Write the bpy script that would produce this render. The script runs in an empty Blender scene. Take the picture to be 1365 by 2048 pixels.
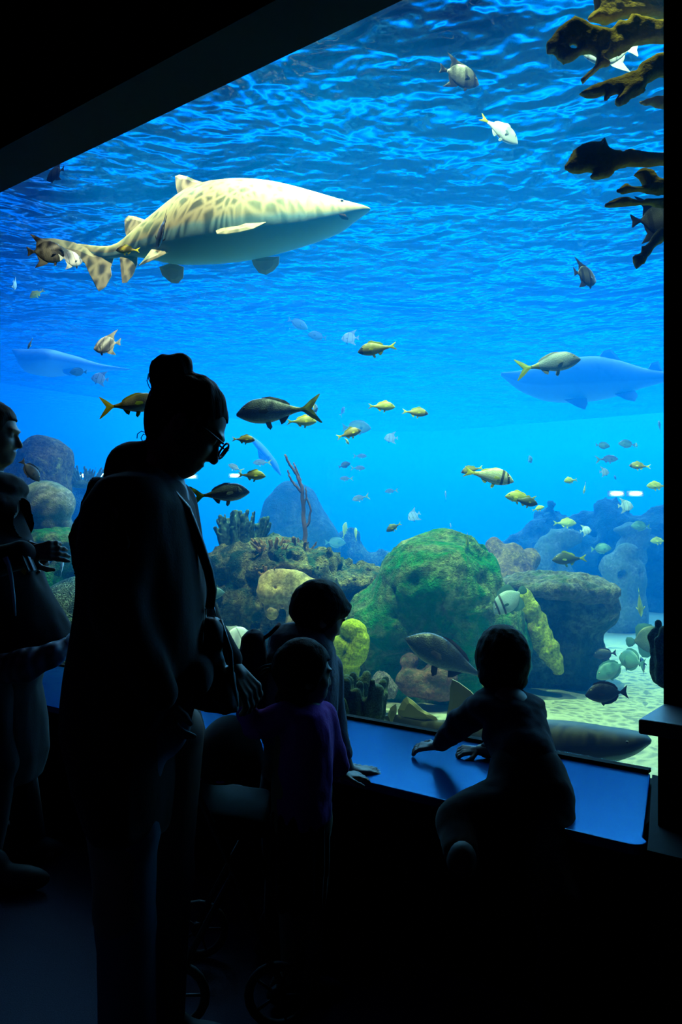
import bpy, bmesh, math, random
import numpy as np
from mathutils import Vector, Matrix, Euler

SC = bpy.context.scene
COL = SC.collection
F, CX, HY, CAMZ = 1593.0, 682.5, 1055.0, 1.28      # focal length in pixels, principal column, horizon row, eye height

# ---------------------------------------------------------------- camera
cd = bpy.data.cameras.new('camera'); cam = bpy.data.objects.new('camera', cd); COL.objects.link(cam)
cam.location = (0, 0, CAMZ); cam.rotation_euler = (math.pi/2, 0, 0)
cd.sensor_fit = 'VERTICAL'; cd.sensor_height = 36.0; cd.lens = 36.0*F/2048.0
cd.shift_y = (HY-1024.0)/2048.0
cd.clip_start = 0.05; cd.clip_end = 200
SC.camera = cam

# ---------------------------------------------------------------- colour management, sampling options
SC.view_settings.view_transform = 'Standard'; SC.view_settings.look = 'None'
SC.view_settings.gamma = 1.0; SC.view_settings.use_curve_mapping = False
SC.view_settings.exposure = 0.0
cy = SC.cycles
cy.use_denoising = True
cy.max_bounces = 8; cy.diffuse_bounces = 2; cy.glossy_bounces = 3; cy.transmission_bounces = 4
cy.volume_bounces = 0; cy.transparent_max_bounces = 12
cy.sample_clamp_indirect = 3.0; cy.sample_clamp_direct = 0
cy.caustics_reflective = False; cy.caustics_refractive = False
cy.use_adaptive_sampling = True; cy.adaptive_threshold = 0.03

# ---------------------------------------------------------------- world: the building is closed, no sky reaches in
w = bpy.data.worlds.new('world'); SC.world = w; w.use_nodes = True
w.node_tree.nodes['Background'].inputs[0].default_value = (0, 0, 0, 1)
w.node_tree.nodes['Background'].inputs[1].default_value = 0.0

# ---------------------------------------------------------------- lamps
def area(name, loc, size, power, color, rot=(0, 0, 0), sizey=None, spread=math.pi):
    l = bpy.data.lights.new(name, 'AREA'); l.shape = 'RECTANGLE'; l.size = size; l.size_y = sizey or size
    l.energy = power; l.color = color; l.spread = spread
    o = bpy.data.objects.new(name, l); o.location = loc; o.rotation_euler = rot; COL.objects.link(o); return o
def spot(name, loc, target, power, color, ang, radius=.15, blend=.6):
    l = bpy.data.lights.new(name, 'SPOT'); l.energy = power; l.color = color; l.spot_size = math.radians(ang)
    l.spot_blend = blend; l.shadow_soft_size = radius
    o = bpy.data.objects.new(name, l); o.location = loc
    o.rotation_euler = (Vector(target)-Vector(loc)).to_track_quat('-Z', 'Y').to_euler(); COL.objects.link(o); return o

WATER_Z = 4.0
area('tank_skylight', (5.0, 19.5, 7.5), 20, 31000, (.20, .50, 1.0), sizey=18)
area('added_ripple_glow', (.6, 7.4, 6.0), 3.0, 130, (.75, .95, 1.0), sizey=1.6)  # lamp added so bright pale patches show through the ripples
# metal halide floods hung over the front of the tank
spot('flood_and_fill', (-.6, 4.0, 5.2), (-.75, 5.25, 3.0), 900, (1.0, .92, .58), 60, .006)
spot('flood_and_fill', (1.4, 5.2, 8.6), (.6, 5.9, .6), 5600, (.70, 1.0, .50), 42, .006)
for t_, pw in ((.3, 950), (2.0, 1250), (3.9, 1250)):  # floods added along the window head to brighten fish flanks and boulders
    spot('flood_and_fill', (.98-.794*t_+.607*.55, 2.53+.607*t_+.794*.55, 5.0), (.98-.794*t_+.607*3.2, 2.53+.607*t_+.794*3.2, .8), pw, (.68, 1.0, .60), 82, .05, .9)
# dim hall lamps
area('hall_lamp', (-2.2, -.8, 4.4), .5, 1.2, (.45, .22, 1.0))
# ---------------------------------------------------------------- helpers
R = math.radians
def P(px, py, Y):
    """world point that the photo shows at pixel (px, py), Y metres away"""
    return Vector(((px-CX)*Y/F, Y, CAMZ+(HY-py)*Y/F))
def props(o, label=None, cat=None, group=None, kind=None):
    if label: o['label'] = label
    if cat: o['category'] = cat
    if group: o['group'] = group
    if kind: o['kind'] = kind
    return o
def link(name, me, mat=None, parent=None, loc=None):
    o = bpy.data.objects.new(name, me); COL.objects.link(o)
    if mat is not None:
        for m in (mat if isinstance(mat, (list, tuple)) else [mat]): me.materials.append(m)
    if parent is not None: o.parent = parent
    if loc is not None: o.location = loc
    return o
def pydata(name, V, Fc, mat=None, parent=None, smooth=True, loc=None):
    me = bpy.data.meshes.new(name); me.from_pydata([tuple(map(float, v)) for v in V], [], [tuple(map(int, f)) for f in Fc])
    if smooth: me.polygons.foreach_set('use_smooth', [True]*len(me.polygons))
    me.update()
    return link(name, me, mat, parent, loc)
def empty(name, loc, label, cat, group=None, rot=(0, 0, 0)):
    o = bpy.data.objects.new(name, None); COL.objects.link(o); o.location = loc; o.rotation_euler = rot
    o.empty_display_size = .1
    return props(o, label, cat, group)
def copy_tree(o, parent=None):
    c = o.copy(); COL.objects.link(c)
    if parent is not None: c.parent = parent
    for ch in list(o.children): copy_tree(ch, c)
    return c

# materials -------------------------------------------------------
class NT:
    def __init__(s, name):
        s.m = bpy.data.materials.new(name); s.m.use_nodes = True; s.t = s.m.node_tree
        s.n = s.t.nodes; s.b = s.n.get('Principled BSDF'); s.out = s.n.get('Material Output')
    def new(s, typ, **kw):
        n = s.n.new(typ)
        for k, v in kw.items(): setattr(n, k, v)
        return n
    def l(s, a, b): s.t.links.new(a, b)
    def coord(s, kind='Object', scale=(1, 1, 1), rot=(0, 0, 0), loc=(0, 0, 0)):
        tc = s.new('ShaderNodeTexCoord'); mp = s.new('ShaderNodeMapping')
        mp.inputs['Scale'].default_value = scale; mp.inputs['Rotation'].default_value = rot; mp.inputs['Location'].default_value = loc
        s.l(tc.outputs[kind], mp.inputs['Vector']); return mp.outputs[0]
    def noise(s, vec, scale, detail=4, rough=.55, dist=0):
        n = s.new('ShaderNodeTexNoise'); n.inputs['Scale'].default_value = scale; n.inputs['Detail'].default_value = detail
        n.inputs['Roughness'].default_value = rough; n.inputs['Distortion'].default_value = dist
        if vec is not None: s.l(vec, n.inputs['Vector'])
        return n.outputs[0]
    def voro(s, vec, scale, feature='F1', rnd=1):
        n = s.new('ShaderNodeTexVoronoi', feature=feature); n.inputs['Scale'].default_value = scale
        n.inputs['Randomness'].default_value = rnd
        if vec is not None: s.l(vec, n.inputs['Vector'])
        return n.outputs['Distance']
    def ramp(s, fac, stops, interp='LINEAR'):
        r = s.new('ShaderNodeValToRGB'); cr = r.color_ramp; cr.interpolation = interp
        while len(cr.elements) < len(stops): cr.elements.new(.5)
        for e, (p, c) in zip(cr.elements, stops):
            e.position = p; e.color = (c, c, c, 1) if isinstance(c, (int, float)) else (*c, 1)
        s.l(fac, r.inputs[0]); return r.outputs[0]
    def mix(s, fac, a, b, mode='MIX'):
        m = s.new('ShaderNodeMix', data_type='RGBA', blend_type=mode)
        for inp, v in ((m.inputs[0], fac), (m.inputs[6], a), (m.inputs[7], b)):
            if hasattr(v, 'links'): s.l(v, inp)
            elif isinstance(v, (int, float)): inp.default_value = v if inp.type == 'VALUE' else (v, v, v, 1)
            else: inp.default_value = (*v, 1)
        return m.outputs[2]
    def math(s, op, a, b=0, c=0):
        m = s.new('ShaderNodeMath', operation=op)
        for i, v in enumerate((a, b, c)):
            if hasattr(v, 'links'): s.l(v, m.inputs[i])
            else: m.inputs[i].default_value = v
        return m.outputs[0]
    def bump(s, h, strength=.5, dist=.02):
        b = s.new('ShaderNodeBump'); b.inputs['Strength'].default_value = strength; b.inputs['Distance'].default_value = dist
        s.l(h, b.inputs['Height']); s.l(b.outputs[0], s.b.inputs['Normal']); return b.outputs[0]
    def set(s, col=None, rough=None, spec=None, **kw):
        if col is not None:
            if hasattr(col, 'links'): s.l(col, s.b.inputs['Base Color'])
            else: s.b.inputs['Base Color'].default_value = (*col, 1)
        if rough is not None:
            if hasattr(rough, 'links'): s.l(rough, s.b.inputs['Roughness'])
            else: s.b.inputs['Roughness'].default_value = rough
        if spec is not None: s.b.inputs['Specular IOR Level'].default_value = spec
        for k, v in kw.items(): s.b.inputs[k.replace('_', ' ')].default_value = v
        return s.m
def simple(name, col, rough=.8, spec=.3, **kw): return NT(name).set(col, rough, spec, **kw)
def cloth(name, col, col2=None, scale=180, rough=.95, bump=.25, sheen=.3):
    s = NT(name); v = s.coord(); n = s.noise(v, scale, 2); col = tuple(c*.5 for c in col); col2 = tuple(c*.5 for c in col2) if col2 else None
    s.set(s.mix(n, col, col2 or tuple(c*.55 for c in col)), rough, .1); s.bump(n, bump, .002)
    s.b.inputs['Sheen Weight'].default_value = sheen*.3; return s.m

# numpy noise, signed distance fields, surface nets ----------------
def vnoise(Pn, seed=0):
    """smooth value noise, Pn (...,3)"""
    i = np.floor(Pn).astype(np.int64); f = Pn-i; u = f*f*(3-2*f)
    def h(a, b, c):
        n = (a*374761393+b*668265263+c*2147483647+seed*974711) & 0xffffffff
        n = ((n ^ (n >> 13))*1274126177) & 0xffffffff
        return ((n ^ (n >> 16)) & 0xffff)/65535.0*2-1
    r = 0
    for dx in (0, 1):
        for dy in (0, 1):
            for dz in (0, 1):
                wgt = (u[..., 0] if dx else 1-u[..., 0])*(u[..., 1] if dy else 1-u[..., 1])*(u[..., 2] if dz else 1-u[..., 2])
                r = r+wgt*h(i[..., 0]+dx, i[..., 1]+dy, i[..., 2]+dz)
    return r
def fbm(Pn, octv=4, seed=0, gain=.5):
    r = 0; a = 1
    for k in range(octv): r = r+a*vnoise(Pn*(2**k)+k*7.3, seed+k); a *= gain
    return r
def A(*v): return np.array(v, float)
def cone(Pn, a, b, r1, r2):
    a = np.asarray(a, float); b = np.asarray(b, float); ab = b-a
    t = np.clip(((Pn-a)@ab)/max(ab@ab, 1e-9), 0, 1)
    return np.linalg.norm(Pn-a-t[..., None]*ab, axis=-1)-(r1+(r2-r1)*t)
def ell(Pn, c, r, rot=None):
    q = Pn-np.asarray(c, float)
    if rot is not None: q = q@np.array(Euler(rot).to_matrix())
    r = np.asarray(r, float); k0 = np.linalg.norm(q/r, axis=-1); k1 = np.linalg.norm(q/(r*r), axis=-1)
    return k0*(k0-1)/np.maximum(k1, 1e-6)
def rbox(Pn, c, h, rad=.02, rot=None):
    q = Pn-np.asarray(c, float)
    if rot is not None: q = q@np.array(Euler(rot).to_matrix())
    q = np.abs(q)-(np.asarray(h, float)-rad)
    return np.linalg.norm(np.maximum(q, 0), axis=-1)+np.minimum(q.max(-1), 0)-rad
def smin(a, b, k=.02):
    h = np.clip(.5+.5*(b-a)/k, 0, 1); return b*(1-h)+a*h-k*h*(1-h)
def smax(a, b, k=.02): return -smin(-a, -b, k)
def U(*d, k=.02):
    r = d[0]
    for x in d[1:]: r = smin(r, x, k)
    return r
def nets(fn, lo, hi, step):
    """mesh the zero set of fn by surface nets"""
    lo = np.asarray(lo, float); hi = np.asarray(hi, float)
    n = np.ceil((hi-lo)/step).astype(int)+1
    ax = [lo[i]+step*np.arange(n[i]) for i in range(3)]
    G = np.stack(np.meshgrid(*ax, indexing='ij'), -1)
    D = fn(G).astype(np.float64); D += 1e-7
    S = D < 0
    c = [(i, j, k) for i in (0, 1) for j in (0, 1) for k in (0, 1)]
    def sl(a, o): return a[o[0]:n[0]-1+o[0], o[1]:n[1]-1+o[1], o[2]:n[2]-1+o[2]]
    cnt = sum(sl(S, o).astype(int) for o in c); act = (cnt > 0) & (cnt < 8)
    idx = -np.ones(act.shape, int); I = np.argwhere(act); idx[act] = np.arange(len(I))
    acc = np.zeros((len(I), 3)); num = np.zeros(len(I))
    for a in range(8):
        for b in range(a+1, 8):
            ca, cb = np.array(c[a]), np.array(c[b])
            if np.abs(ca-cb).sum() != 1: continue
            da = D[tuple((I+ca).T)]; db = D[tuple((I+cb).T)]
            m = (da < 0) != (db < 0); t = np.where(m, da/np.where(m, da-db, 1), 0)
            acc[m] += (ca+(cb-ca)*t[:, None])[m]; num += m
    V = lo+step*(I+acc/num[:, None])
    Fs = []
    for d in range(3):
        e = [0, 0, 0]; e[d] = 1
        sa = S[:n[0]-e[0], :n[1]-e[1], :n[2]-e[2]]; sb = S[e[0]:, e[1]:, e[2]:]
        X = np.argwhere(sa != sb); u, v = (d+1) % 3, (d+2) % 3
        ok = (X[:, u] > 0) & (X[:, v] > 0) & (X[:, u] < n[u]-1) & (X[:, v] < n[v]-1); X = X[ok]
        if not len(X): continue
        eu = np.zeros(3, int); eu[u] = 1; ev = np.zeros(3, int); ev[v] = 1
        q = np.stack([idx[tuple((X-eu-ev).T)], idx[tuple((X-ev).T)], idx[tuple(X.T)], idx[tuple((X-eu).T)]], 1)
        fl = sa[tuple(X.T)]; q[~fl] = q[~fl][:, ::-1]; Fs.append(q)
    return V, np.concatenate(Fs)
def sdf(name, fn, lo, hi, step, mat, parent=None, loc=None, local=None):
    V, Fc = nets(fn, lo, hi, step)
    if local is not None: V = V-np.asarray(local)
    me = bpy.data.meshes.new(name)
    me.vertices.add(len(V)); me.vertices.foreach_set('co', V.astype(np.float32).ravel())
    me.loops.add(len(Fc)*4); me.loops.foreach_set('vertex_index', Fc.astype(np.int32).ravel())
    me.polygons.add(len(Fc)); me.polygons.foreach_set('loop_start', (np.arange(len(Fc))*4).astype(np.int32))
    me.polygons.foreach_set('use_smooth', np.ones(len(Fc), bool))
    me.update(calc_edges=True); me.validate()
    return link(name, me, mat, parent, loc)
# tubes, boxes, lathes ---------------------------------------------
def tube(name, pts, rad, mat, parent=None, n=8, closed=False, loc=None):
    pts = [Vector(p) for p in pts]; V = []; Fc = []; m = len(pts)
    if not hasattr(rad, '__len__'): rad = [rad]*m
    up = Vector((0, 0, 1)); prev = None
    for i, p in enumerate(pts):
        a = pts[(i-1) % m] if (i > 0 or closed) else p; b = pts[(i+1) % m] if (i < m-1 or closed) else p
        t = (b-a).normalized()
        if prev is None: s = t.cross(up if abs(t.z) < .9 else Vector((1, 0, 0))).normalized()
        else: s = (prev-t*prev.dot(t)).normalized()
        prev = s; q = t.cross(s)
        for k in range(n):
            an = 2*math.pi*k/n; V.append(p+(s*math.cos(an)+q*math.sin(an))*rad[i])
    for i in range(m if closed else m-1):
        for k in range(n):
            Fc.append((i*n+k, i*n+(k+1) % n, ((i+1) % m)*n+(k+1) % n, ((i+1) % m)*n+k))
    if not closed: Fc += [tuple(range(n))[::-1], tuple((m-1)*n+k for k in range(n))]
    return pydata(name, V, Fc, mat, parent, loc=loc)
def prism(name, poly, z0, z1, mat, parent=None, bevel=0, kind=None):
    """vertical prism over a plan polygon"""
    n = len(poly); V = [(x, y, z0) for x, y in poly]+[(x, y, z1) for x, y in poly]
    Fc = [tuple(range(n))[::-1], tuple(range(n, 2*n))]+[(i, (i+1) % n, n+(i+1) % n, n+i) for i in range(n)]
    o = pydata(name, V, Fc, mat, parent, smooth=False)
    bm = bmesh.new(); bm.from_mesh(o.data); bmesh.ops.recalc_face_normals(bm, faces=bm.faces); bm.to_mesh(o.data); bm.free()
    if bevel:
        b = o.modifiers.new('bevel', 'BEVEL'); b.width = bevel; b.segments = 3; b.limit_method = 'ANGLE'
    if kind: o['kind'] = kind
    return o
# ================================================================ THE SETTING
W0 = Vector((.98, 2.53)); WD = Vector((-.794, .607)).normalized(); WN = Vector((WD.y, -WD.x)); SILL = .5
def W(t, n): q = W0+WD*t+WN*n; return (q.x, q.y)            # plan point: t along the window to the left, n into the tank
def rect(t0, t1, n0, n1): return [W(t0, n0), W(t1, n0), W(t1, n1), W(t0, n1)]

# materials of the hall
s = NT('black_paint'); v = s.coord(); nz = s.noise(v, 30, 3)
s.set(s.mix(nz, (.003, .0035, .006), (.006, .007, .011)), .8, .08); M_BLACK = s.m
s = NT('ledge_laminate'); v = s.coord(); nz = s.noise(v, 500, 2); s.n.remove(s.b)
df = s.new('ShaderNodeBsdfDiffuse'); s.l(s.mix(nz, (.001, .024, .10), (.002, .032, .13)), df.inputs[0])
gl = s.new('ShaderNodeBsdfGlossy'); gl.inputs[0].default_value = (.08, .34, .80, 1); gl.inputs['Roughness'].default_value = .20
mx = s.new('ShaderNodeMixShader'); mx.inputs[0].default_value = .145; s.l(df.outputs[0], mx.inputs[1]); s.l(gl.outputs[0], mx.inputs[2]); s.l(mx.outputs[0], s.out.inputs[0]); M_LEDGE = s.m
s = NT('carpet'); v = s.coord(); nz = s.noise(v, 260, 3)
s.set(s.mix(nz, (.010, .011, .022), (.055, .055, .085)), .95, .1); s.bump(nz, .6, .004); M_CARPET = s.m

fl = pydata('floor', [(-9, -5, 0), (6, -5, 0), (6, 9, 0), (-9, 9, 0)], [(0, 1, 2, 3)], M_CARPET, smooth=False); fl['kind'] = 'structure'
fl.data.materials[0] = M_CARPET
ce = prism('ceiling', rect(-3, 9, -9, .02), 4.55, 4.65, M_BLACK, kind='structure')
prism('wall_front', rect(-3, 9, -.30, .0), 3.33, 4.6, M_BLACK, kind='structure')        # band above the window
prism('wall_left', rect(6.6, 9, -.10, .28), 0, 3.33, M_BLACK, kind='structure')
prism('wall_right', rect(-3, -.104, -.22, .30), 0, 3.34, M_BLACK, kind='structure')
prism('wall_back', rect(-3, 9, -9.2, -9), 0, 4.6, M_BLACK, kind='structure')
prism('wall_side', rect(9, 9.2, -9, .02), 0, 4.6, M_BLACK, kind='structure')
prism('wall_side', rect(-3.2, -3, -9, .02), 0, 4.6, M_BLACK, kind='structure')
prism('wall_below_window', rect(-.10, 6.6, -.585, .05), 0, SILL-.03, M_BLACK, kind='structure')
def round_rect(t0, t1, n0, n1, r=.03):
    pts = []
    for (cx, cn, a0) in ((t0+r, n0+r, 180), (t1-.001, n0+.001, 270), (t1-.001, n1-.001, 0), (t0+.001, n1-.001, 90)):
        rr = r if a0 == 180 else .001
        for k in range(6 if a0 == 180 else 1):
            an = R(a0+90*k/5); pts.append(W(cx+rr*math.cos(an), cn+rr*math.sin(an)))
    return pts
def sill_plan():
    c = W(-.168+.03*.9, -.614+.03); pts = [(W(-.004, -.004))]
    pts.append(W(-.145, -.55))
    for k in range(6):
        a = R(165+105*k/5); pts.append(W(-.128+.035*math.cos(a), -.579+.035*math.sin(a)))
    return pts+[W(6.6, -.614), W(6.6, -.004)]
le = prism('window_sill', sill_plan(), SILL-.028, SILL, M_LEDGE, bevel=.004, kind='structure')
prism('trim_1', rect(0, 6.6, -.012, .02), SILL, SILL+.012, M_BLACK, kind='structure')       # gasket at the foot of the pane
prism('wall_low_right', [W(-.01, -.004), W(-.155, -.54), W(-.175, -.62), W(-.9, -.62), W(-.9, -.004)], 0, SILL-.002, M_BLACK, kind='structure')
# dark side counter against the pillar
t = empty('side_counter', (*W(-.5, -.34), 0), 'dark counter with an overhanging top against the pillar at the right', 'counter')
def under(o, root):
    o.parent = root; o.matrix_parent_inverse = Matrix.Translation(root.location).inverted(); return o
s = NT('counter_top'); s.set((.035, .04, .055), .45, .4); M_CTR = s.m
under(prism('counter_top', rect(-1.2, -.105, -.46, -.222), .735, .775, M_CTR, bevel=.006), t)
under(prism('counter_base', rect(-1.2, -.15, -.44, -.222), SILL-.001, .735, M_BLACK), t)

# window pane: clear acrylic
s = NT('acrylic'); tr = s.new('ShaderNodeBsdfTransparent'); tr.inputs[0].default_value = (.97, .985, .99, 1)
gl = s.new('ShaderNodeBsdfGlossy'); gl.inputs['Roughness'].default_value = .02
mx = s.new('ShaderNodeMixShader'); mx.inputs[0].default_value = .025
s.l(tr.outputs[0], mx.inputs[1]); s.l(gl.outputs[0], mx.inputs[2]); s.l(mx.outputs[0], s.out.inputs[0]); M_PANE = s.m
prism('window_1', rect(-.10, 6.6, .0, .03), SILL+.012, 3.33, M_PANE, kind='structure')

# ---------------------------------------------------------------- the tank
TN0, TN1, TT0, TT1 = .04, 26.0, -10.0, 20.0          # extent of the water, window coordinates
s = NT('sea_water'); s.n.remove(s.b)
sca = s.new('ShaderNodeVolumeScatter'); sca.inputs['Color'].default_value = (.0, .27, 1.0, 1); sca.inputs['Density'].default_value = .11; sca.inputs['Anisotropy'].default_value = .2
ab = s.new('ShaderNodeVolumeAbsorption'); ab.inputs['Color'].default_value = (.0, .70, 1.0, 1); ab.inputs['Density'].default_value = .13
ad = s.new('ShaderNodeAddShader'); s.l(sca.outputs[0], ad.inputs[0]); s.l(ab.outputs[0], ad.inputs[1]); s.l(ad.outputs[0], s.out.inputs['Volume'])
tb = s.new('ShaderNodeBsdfTransparent')
M_WATER = s.m
wv = prism('water', rect(TT0, TT1, TN0, TN1), -.05, WATER_Z, M_WATER, kind='structure')

# rippled surface, seen from below: total internal reflection with windows to the lamps above
s = NT('water_surface')
v = s.coord('Object', scale=(1, 1, 1))
n1 = s.noise(v, .95, 3, .5, .5); n2 = s.noise(v, 4.0, 2, .5, .3)
h = s.math('ADD', n1, s.math('MULTIPLY', n2, .22))
bp = s.new('ShaderNodeBump'); bp.inputs['Strength'].default_value = 1.0; bp.inputs['Distance'].default_value = .8; s.l(h, bp.inputs['Height'])
fr = s.new('ShaderNodeFresnel'); fr.inputs['IOR'].default_value = 1.33; s.l(bp.outputs[0], fr.inputs['Normal'])
tr = s.new('ShaderNodeBsdfTransparent')
vc = s.coord('Object', scale=(1, 1, 1))
wob = s.new('ShaderNodeTexNoise'); wob.inputs['Scale'].default_value = 3.0; s.l(vc, wob.inputs['Vector'])
addv = s.new('ShaderNodeVectorMath', operation='MULTIPLY_ADD'); s.l(wob.outputs[1], addv.inputs[0]); addv.inputs[1].default_value = (.2, .2, .2); s.l(vc, addv.inputs[2])
vo = s.voro(addv.outputs[0], 25.0, 'DISTANCE_TO_EDGE')  # caustic network painted into the surface tint, throws dapples like a gobo
s.l(s.ramp(vo, [(0, 1.0), (.08, .85), (.26, .13), (1, .07)]), tr.inputs[0])
gl = s.new('ShaderNodeBsdfGlossy'); gl.inputs['Roughness'].default_value = .05; s.l(bp.outputs[0], gl.inputs['Normal'])
gl.inputs[0].default_value = (.95, .98, 1, 1)
mx = s.new('ShaderNodeMixShader'); s.l(fr.outputs[0], mx.inputs[0]); s.l(tr.outputs[0], mx.inputs[1]); s.l(gl.outputs[0], mx.inputs[2])
s.l(mx.outputs[0], s.out.inputs[0]); M_SURF = s.m
p = rect(TT0, TT1, TN0, TN1)
ws = pydata('water_surface', [(x, y, WATER_Z+.01) for x, y in p], [(0, 1, 2, 3)], M_SURF, smooth=False); ws['kind'] = 'structure'

# tank walls of blue painted concrete, open top with pale luminous roof far above
s = NT('blue_concrete'); v = s.coord(); nz = s.noise(v, 1.2, 5)
s.set(s.mix(nz, (.002, .08, .42), (.004, .11, .5)), .9, .1); M_TWALL = s.m
def tank_wall():
    inner = [W(TT0, .3), W(TT0, TN1-5)]
    inner += [W(TT0+5-5*math.cos(R(a)), TN1-5+5*math.sin(R(a))) for a in range(10, 91, 10)]
    inner += [W(TT1-6+6*math.sin(R(a)), TN1-6+6*math.cos(R(a))) for a in range(10, 91, 10)]
    inner += [W(TT1, .3)]
    V = [(x, y, z) for z in (-.1, 5.2) for x, y in inner]; n = len(inner)
    o = pydata('wall_tank', V, [(i, i+1, n+i+1, n+i) for i in range(n-1)], M_TWALL)
    so = o.modifiers.new('solid', 'SOLIDIFY'); so.thickness = .3; so.offset = -1; o['kind'] = 'structure'
tank_wall()

# sandy bottom, gently heaped and rippled
s = NT('sand'); v = s.coord(); nz = s.noise(v, 2.2, 6); n2 = s.noise(v, 90, 3)
s.set(s.mix(s.math('ADD', s.math('MULTIPLY', nz, .7), s.math('MULTIPLY', n2, .3)), (.32, .32, .22), (.58, .57, .42)), .95, .1); s.bump(n2, .35, .01); M_SAND = s.m
SAND = .2
def sand_z(x, y): 
    q = np.array([x*.7, y*.7, 0.]); return SAND+.05*float(fbm(q, 3, 5))
nu, nv = 90, 70; V = []; Fc = []
for j in range(nv):
    for i in range(nu):
        x, y = W(TT0+(TT1-TT0)*i/(nu-1), .035+(TN1-.035)*(j/(nv-1))**1.8); V.append((x, y, sand_z(x, y)))
for j in range(nv-1):
    for i in range(nu-1): Fc.append((j*nu+i, j*nu+i+1, (j+1)*nu+i+1, (j+1)*nu+i))
pydata('sea_bed', V, Fc, M_SAND)['kind'] = 'structure'
# ================================================================ ROCKS AND CORALS
class Plane:
    """a standing plane through (px at depth Y) turned by yaw; maps photo pixels to local (u, z)"""
    def __init__(s, px, py, Y, yaw=0):
        s.o = P(px, py, Y); s.yaw = R(yaw); s.c, s.s = math.cos(s.yaw), math.sin(s.yaw)
    def uz(s, px, py):
        a = (px-CX)/F; u = (s.o.y*a-s.o.x)/(s.c-a*s.s); Y = s.o.y+u*s.s
        return u, CAMZ+Y*(HY-py)/F-s.o.z
    def rot(s): return (0, 0, s.yaw)

def rockmat(name, base, spots, moss=None, scale=4, bump=.9, dist=.03, holes=False, mosslo=.35, mosshi=.6):
    s = NT(name); v = s.coord('Object'); a = s.noise(v, scale, 7, .6, .4); b = s.noise(v, scale*7, 5, .65); c = s.voro(v, scale*9)
    col = s.mix(s.ramp(a, [(.35, 0), (.65, 1)]), base, spots)
    col = s.mix(s.ramp(b, [(.42, .75), (.62, 0)]), col, tuple(k*.35 for k in base))
    if moss:
        geo = s.new('ShaderNodeNewGeometry'); n = s.noise(v, scale*1.4, 6, .7, .8)
        col = s.mix(s.ramp(n, [(mosslo, 1), (mosshi, 0)]), col, moss)
    h = s.math('ADD', b, s.math('MULTIPLY', s.noise(v, scale*22, 4, .6), .5))
    if holes: h = s.math('ADD', h, s.math('MULTIPLY', s.ramp(c, [(0, 0), (.3, 1)]), .8))
    s.set(col, .92, .15); s.bump(h, bump, dist); return s.m

def rock(name, label, cat, px, py, Y, shapes, mat, amp=.04, fr=3., step=.03, seed=0, k=.08, carve=(), extra=None, ridges=0, kind=None, group=None, parent=None, sunk=True):
    """shapes: list of (dpx, dpy, dY, rx_px, ry_px, depth_m); pixels measured at distance Y"""
    c = P(px, py, Y); m = Y/F
    S = [((dx*m, dY, -dy*m), (rx*m, dep, ry*m)) for dx, dy, dY, rx, ry, dep in shapes]
    C2 = [((dx*m, dY, -dy*m), (rx*m, dep, ry*m)) for dx, dy, dY, rx, ry, dep in carve]
    def fn(q):
        d = U(*[ell(q, a, b) for a, b in S], k=k)
        n = fbm(q*fr+seed*3.1, 5, seed)
        d = d-amp*n
        if ridges: d = d+ridges*np.abs(fbm(q*fr*3+9, 3, seed+5))
        for a, b in C2: d = smax(d, -(ell(q, a, b)-amp*.6*n), k*.5)
        if extra: d = extra(q, d)
        return d
    lo = np.min([np.array(a)-np.array(b) for a, b in S], 0)-amp*2-.05; hi = np.max([np.array(a)+np.array(b) for a, b in S], 0)+amp*2+.05
    if sunk: lo[2] = max(lo[2], .05-c.z)
    lo[2] -= 0
    def fn2(q):
        d = fn(q)
        if sunk: d = np.maximum(d, (.09-c.z)-q[..., 2])
        return d
    o = sdf(name, fn2, lo-step, hi+step, step, mat)
    if parent is not None:
        o.parent = parent; o.location = Vector(c)-parent.location
    else: o.location = c; props(o, label, cat, group, kind)
    return o

M_MOSSY = rockmat('mossy_boulder', (.12, .20, .06), (.38, .46, .18), (.01, .20, .03), 3.2, 1.0, .04, mosslo=.42, mosshi=.62)
M_DARKR = rockmat('dark_boulder', (.025, .07, .03), (.26, .30, .16), (.008, .07, .03), 2.6, 1.0, .04)
M_REEF = rockmat('reef_rock', (.24, .23, .07), (.56, .52, .20), (.03, .11, .06), 5, 1.0, .05, True, mosslo=.4, mosshi=.55)
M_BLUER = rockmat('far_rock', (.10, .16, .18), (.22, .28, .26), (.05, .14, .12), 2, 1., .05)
M_TAN = rockmat('tan_sponge', (.62, .44, .15), (.78, .60, .27), None, 6, .5, .01)
M_YEL = rockmat('yellow_sponge', (.50, .55, .03), (.80, .78, .08), (.40, .20, .05), 9, .8, .012, mosslo=.3, mosshi=.42)
M_LIME = rockmat('lime_sponge', (.55, .68, .01), (.80, .85, .04), (.30, .42, .02), 12, .6, .01, mosslo=.3, mosshi=.42)
M_PINK = rockmat('pink_rock', (.28, .10, .08), (.45, .22, .15), (.10, .10, .06), 8, .8, .02)
M_PALEC = rockmat('pale_coral', (.40, .34, .30), (.65, .55, .48), None, 14, 1., .03)
M_ORANGE = rockmat('orange_rock', (.40, .24, .06), (.62, .42, .12), (.14, .08, .06), 5, .9, .03)
M_GREYD = rockmat('grey_dome', (.24, .25, .20), (.46, .44, .34), (.18, .22, .10), 5, .7, .02)
M_BROWND = rockmat('brown_dome', (.10, .10, .06), (.34, .22, .09), (.50, .42, .06), 4, .9, .03, mosslo=.33, mosshi=.42)

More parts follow.
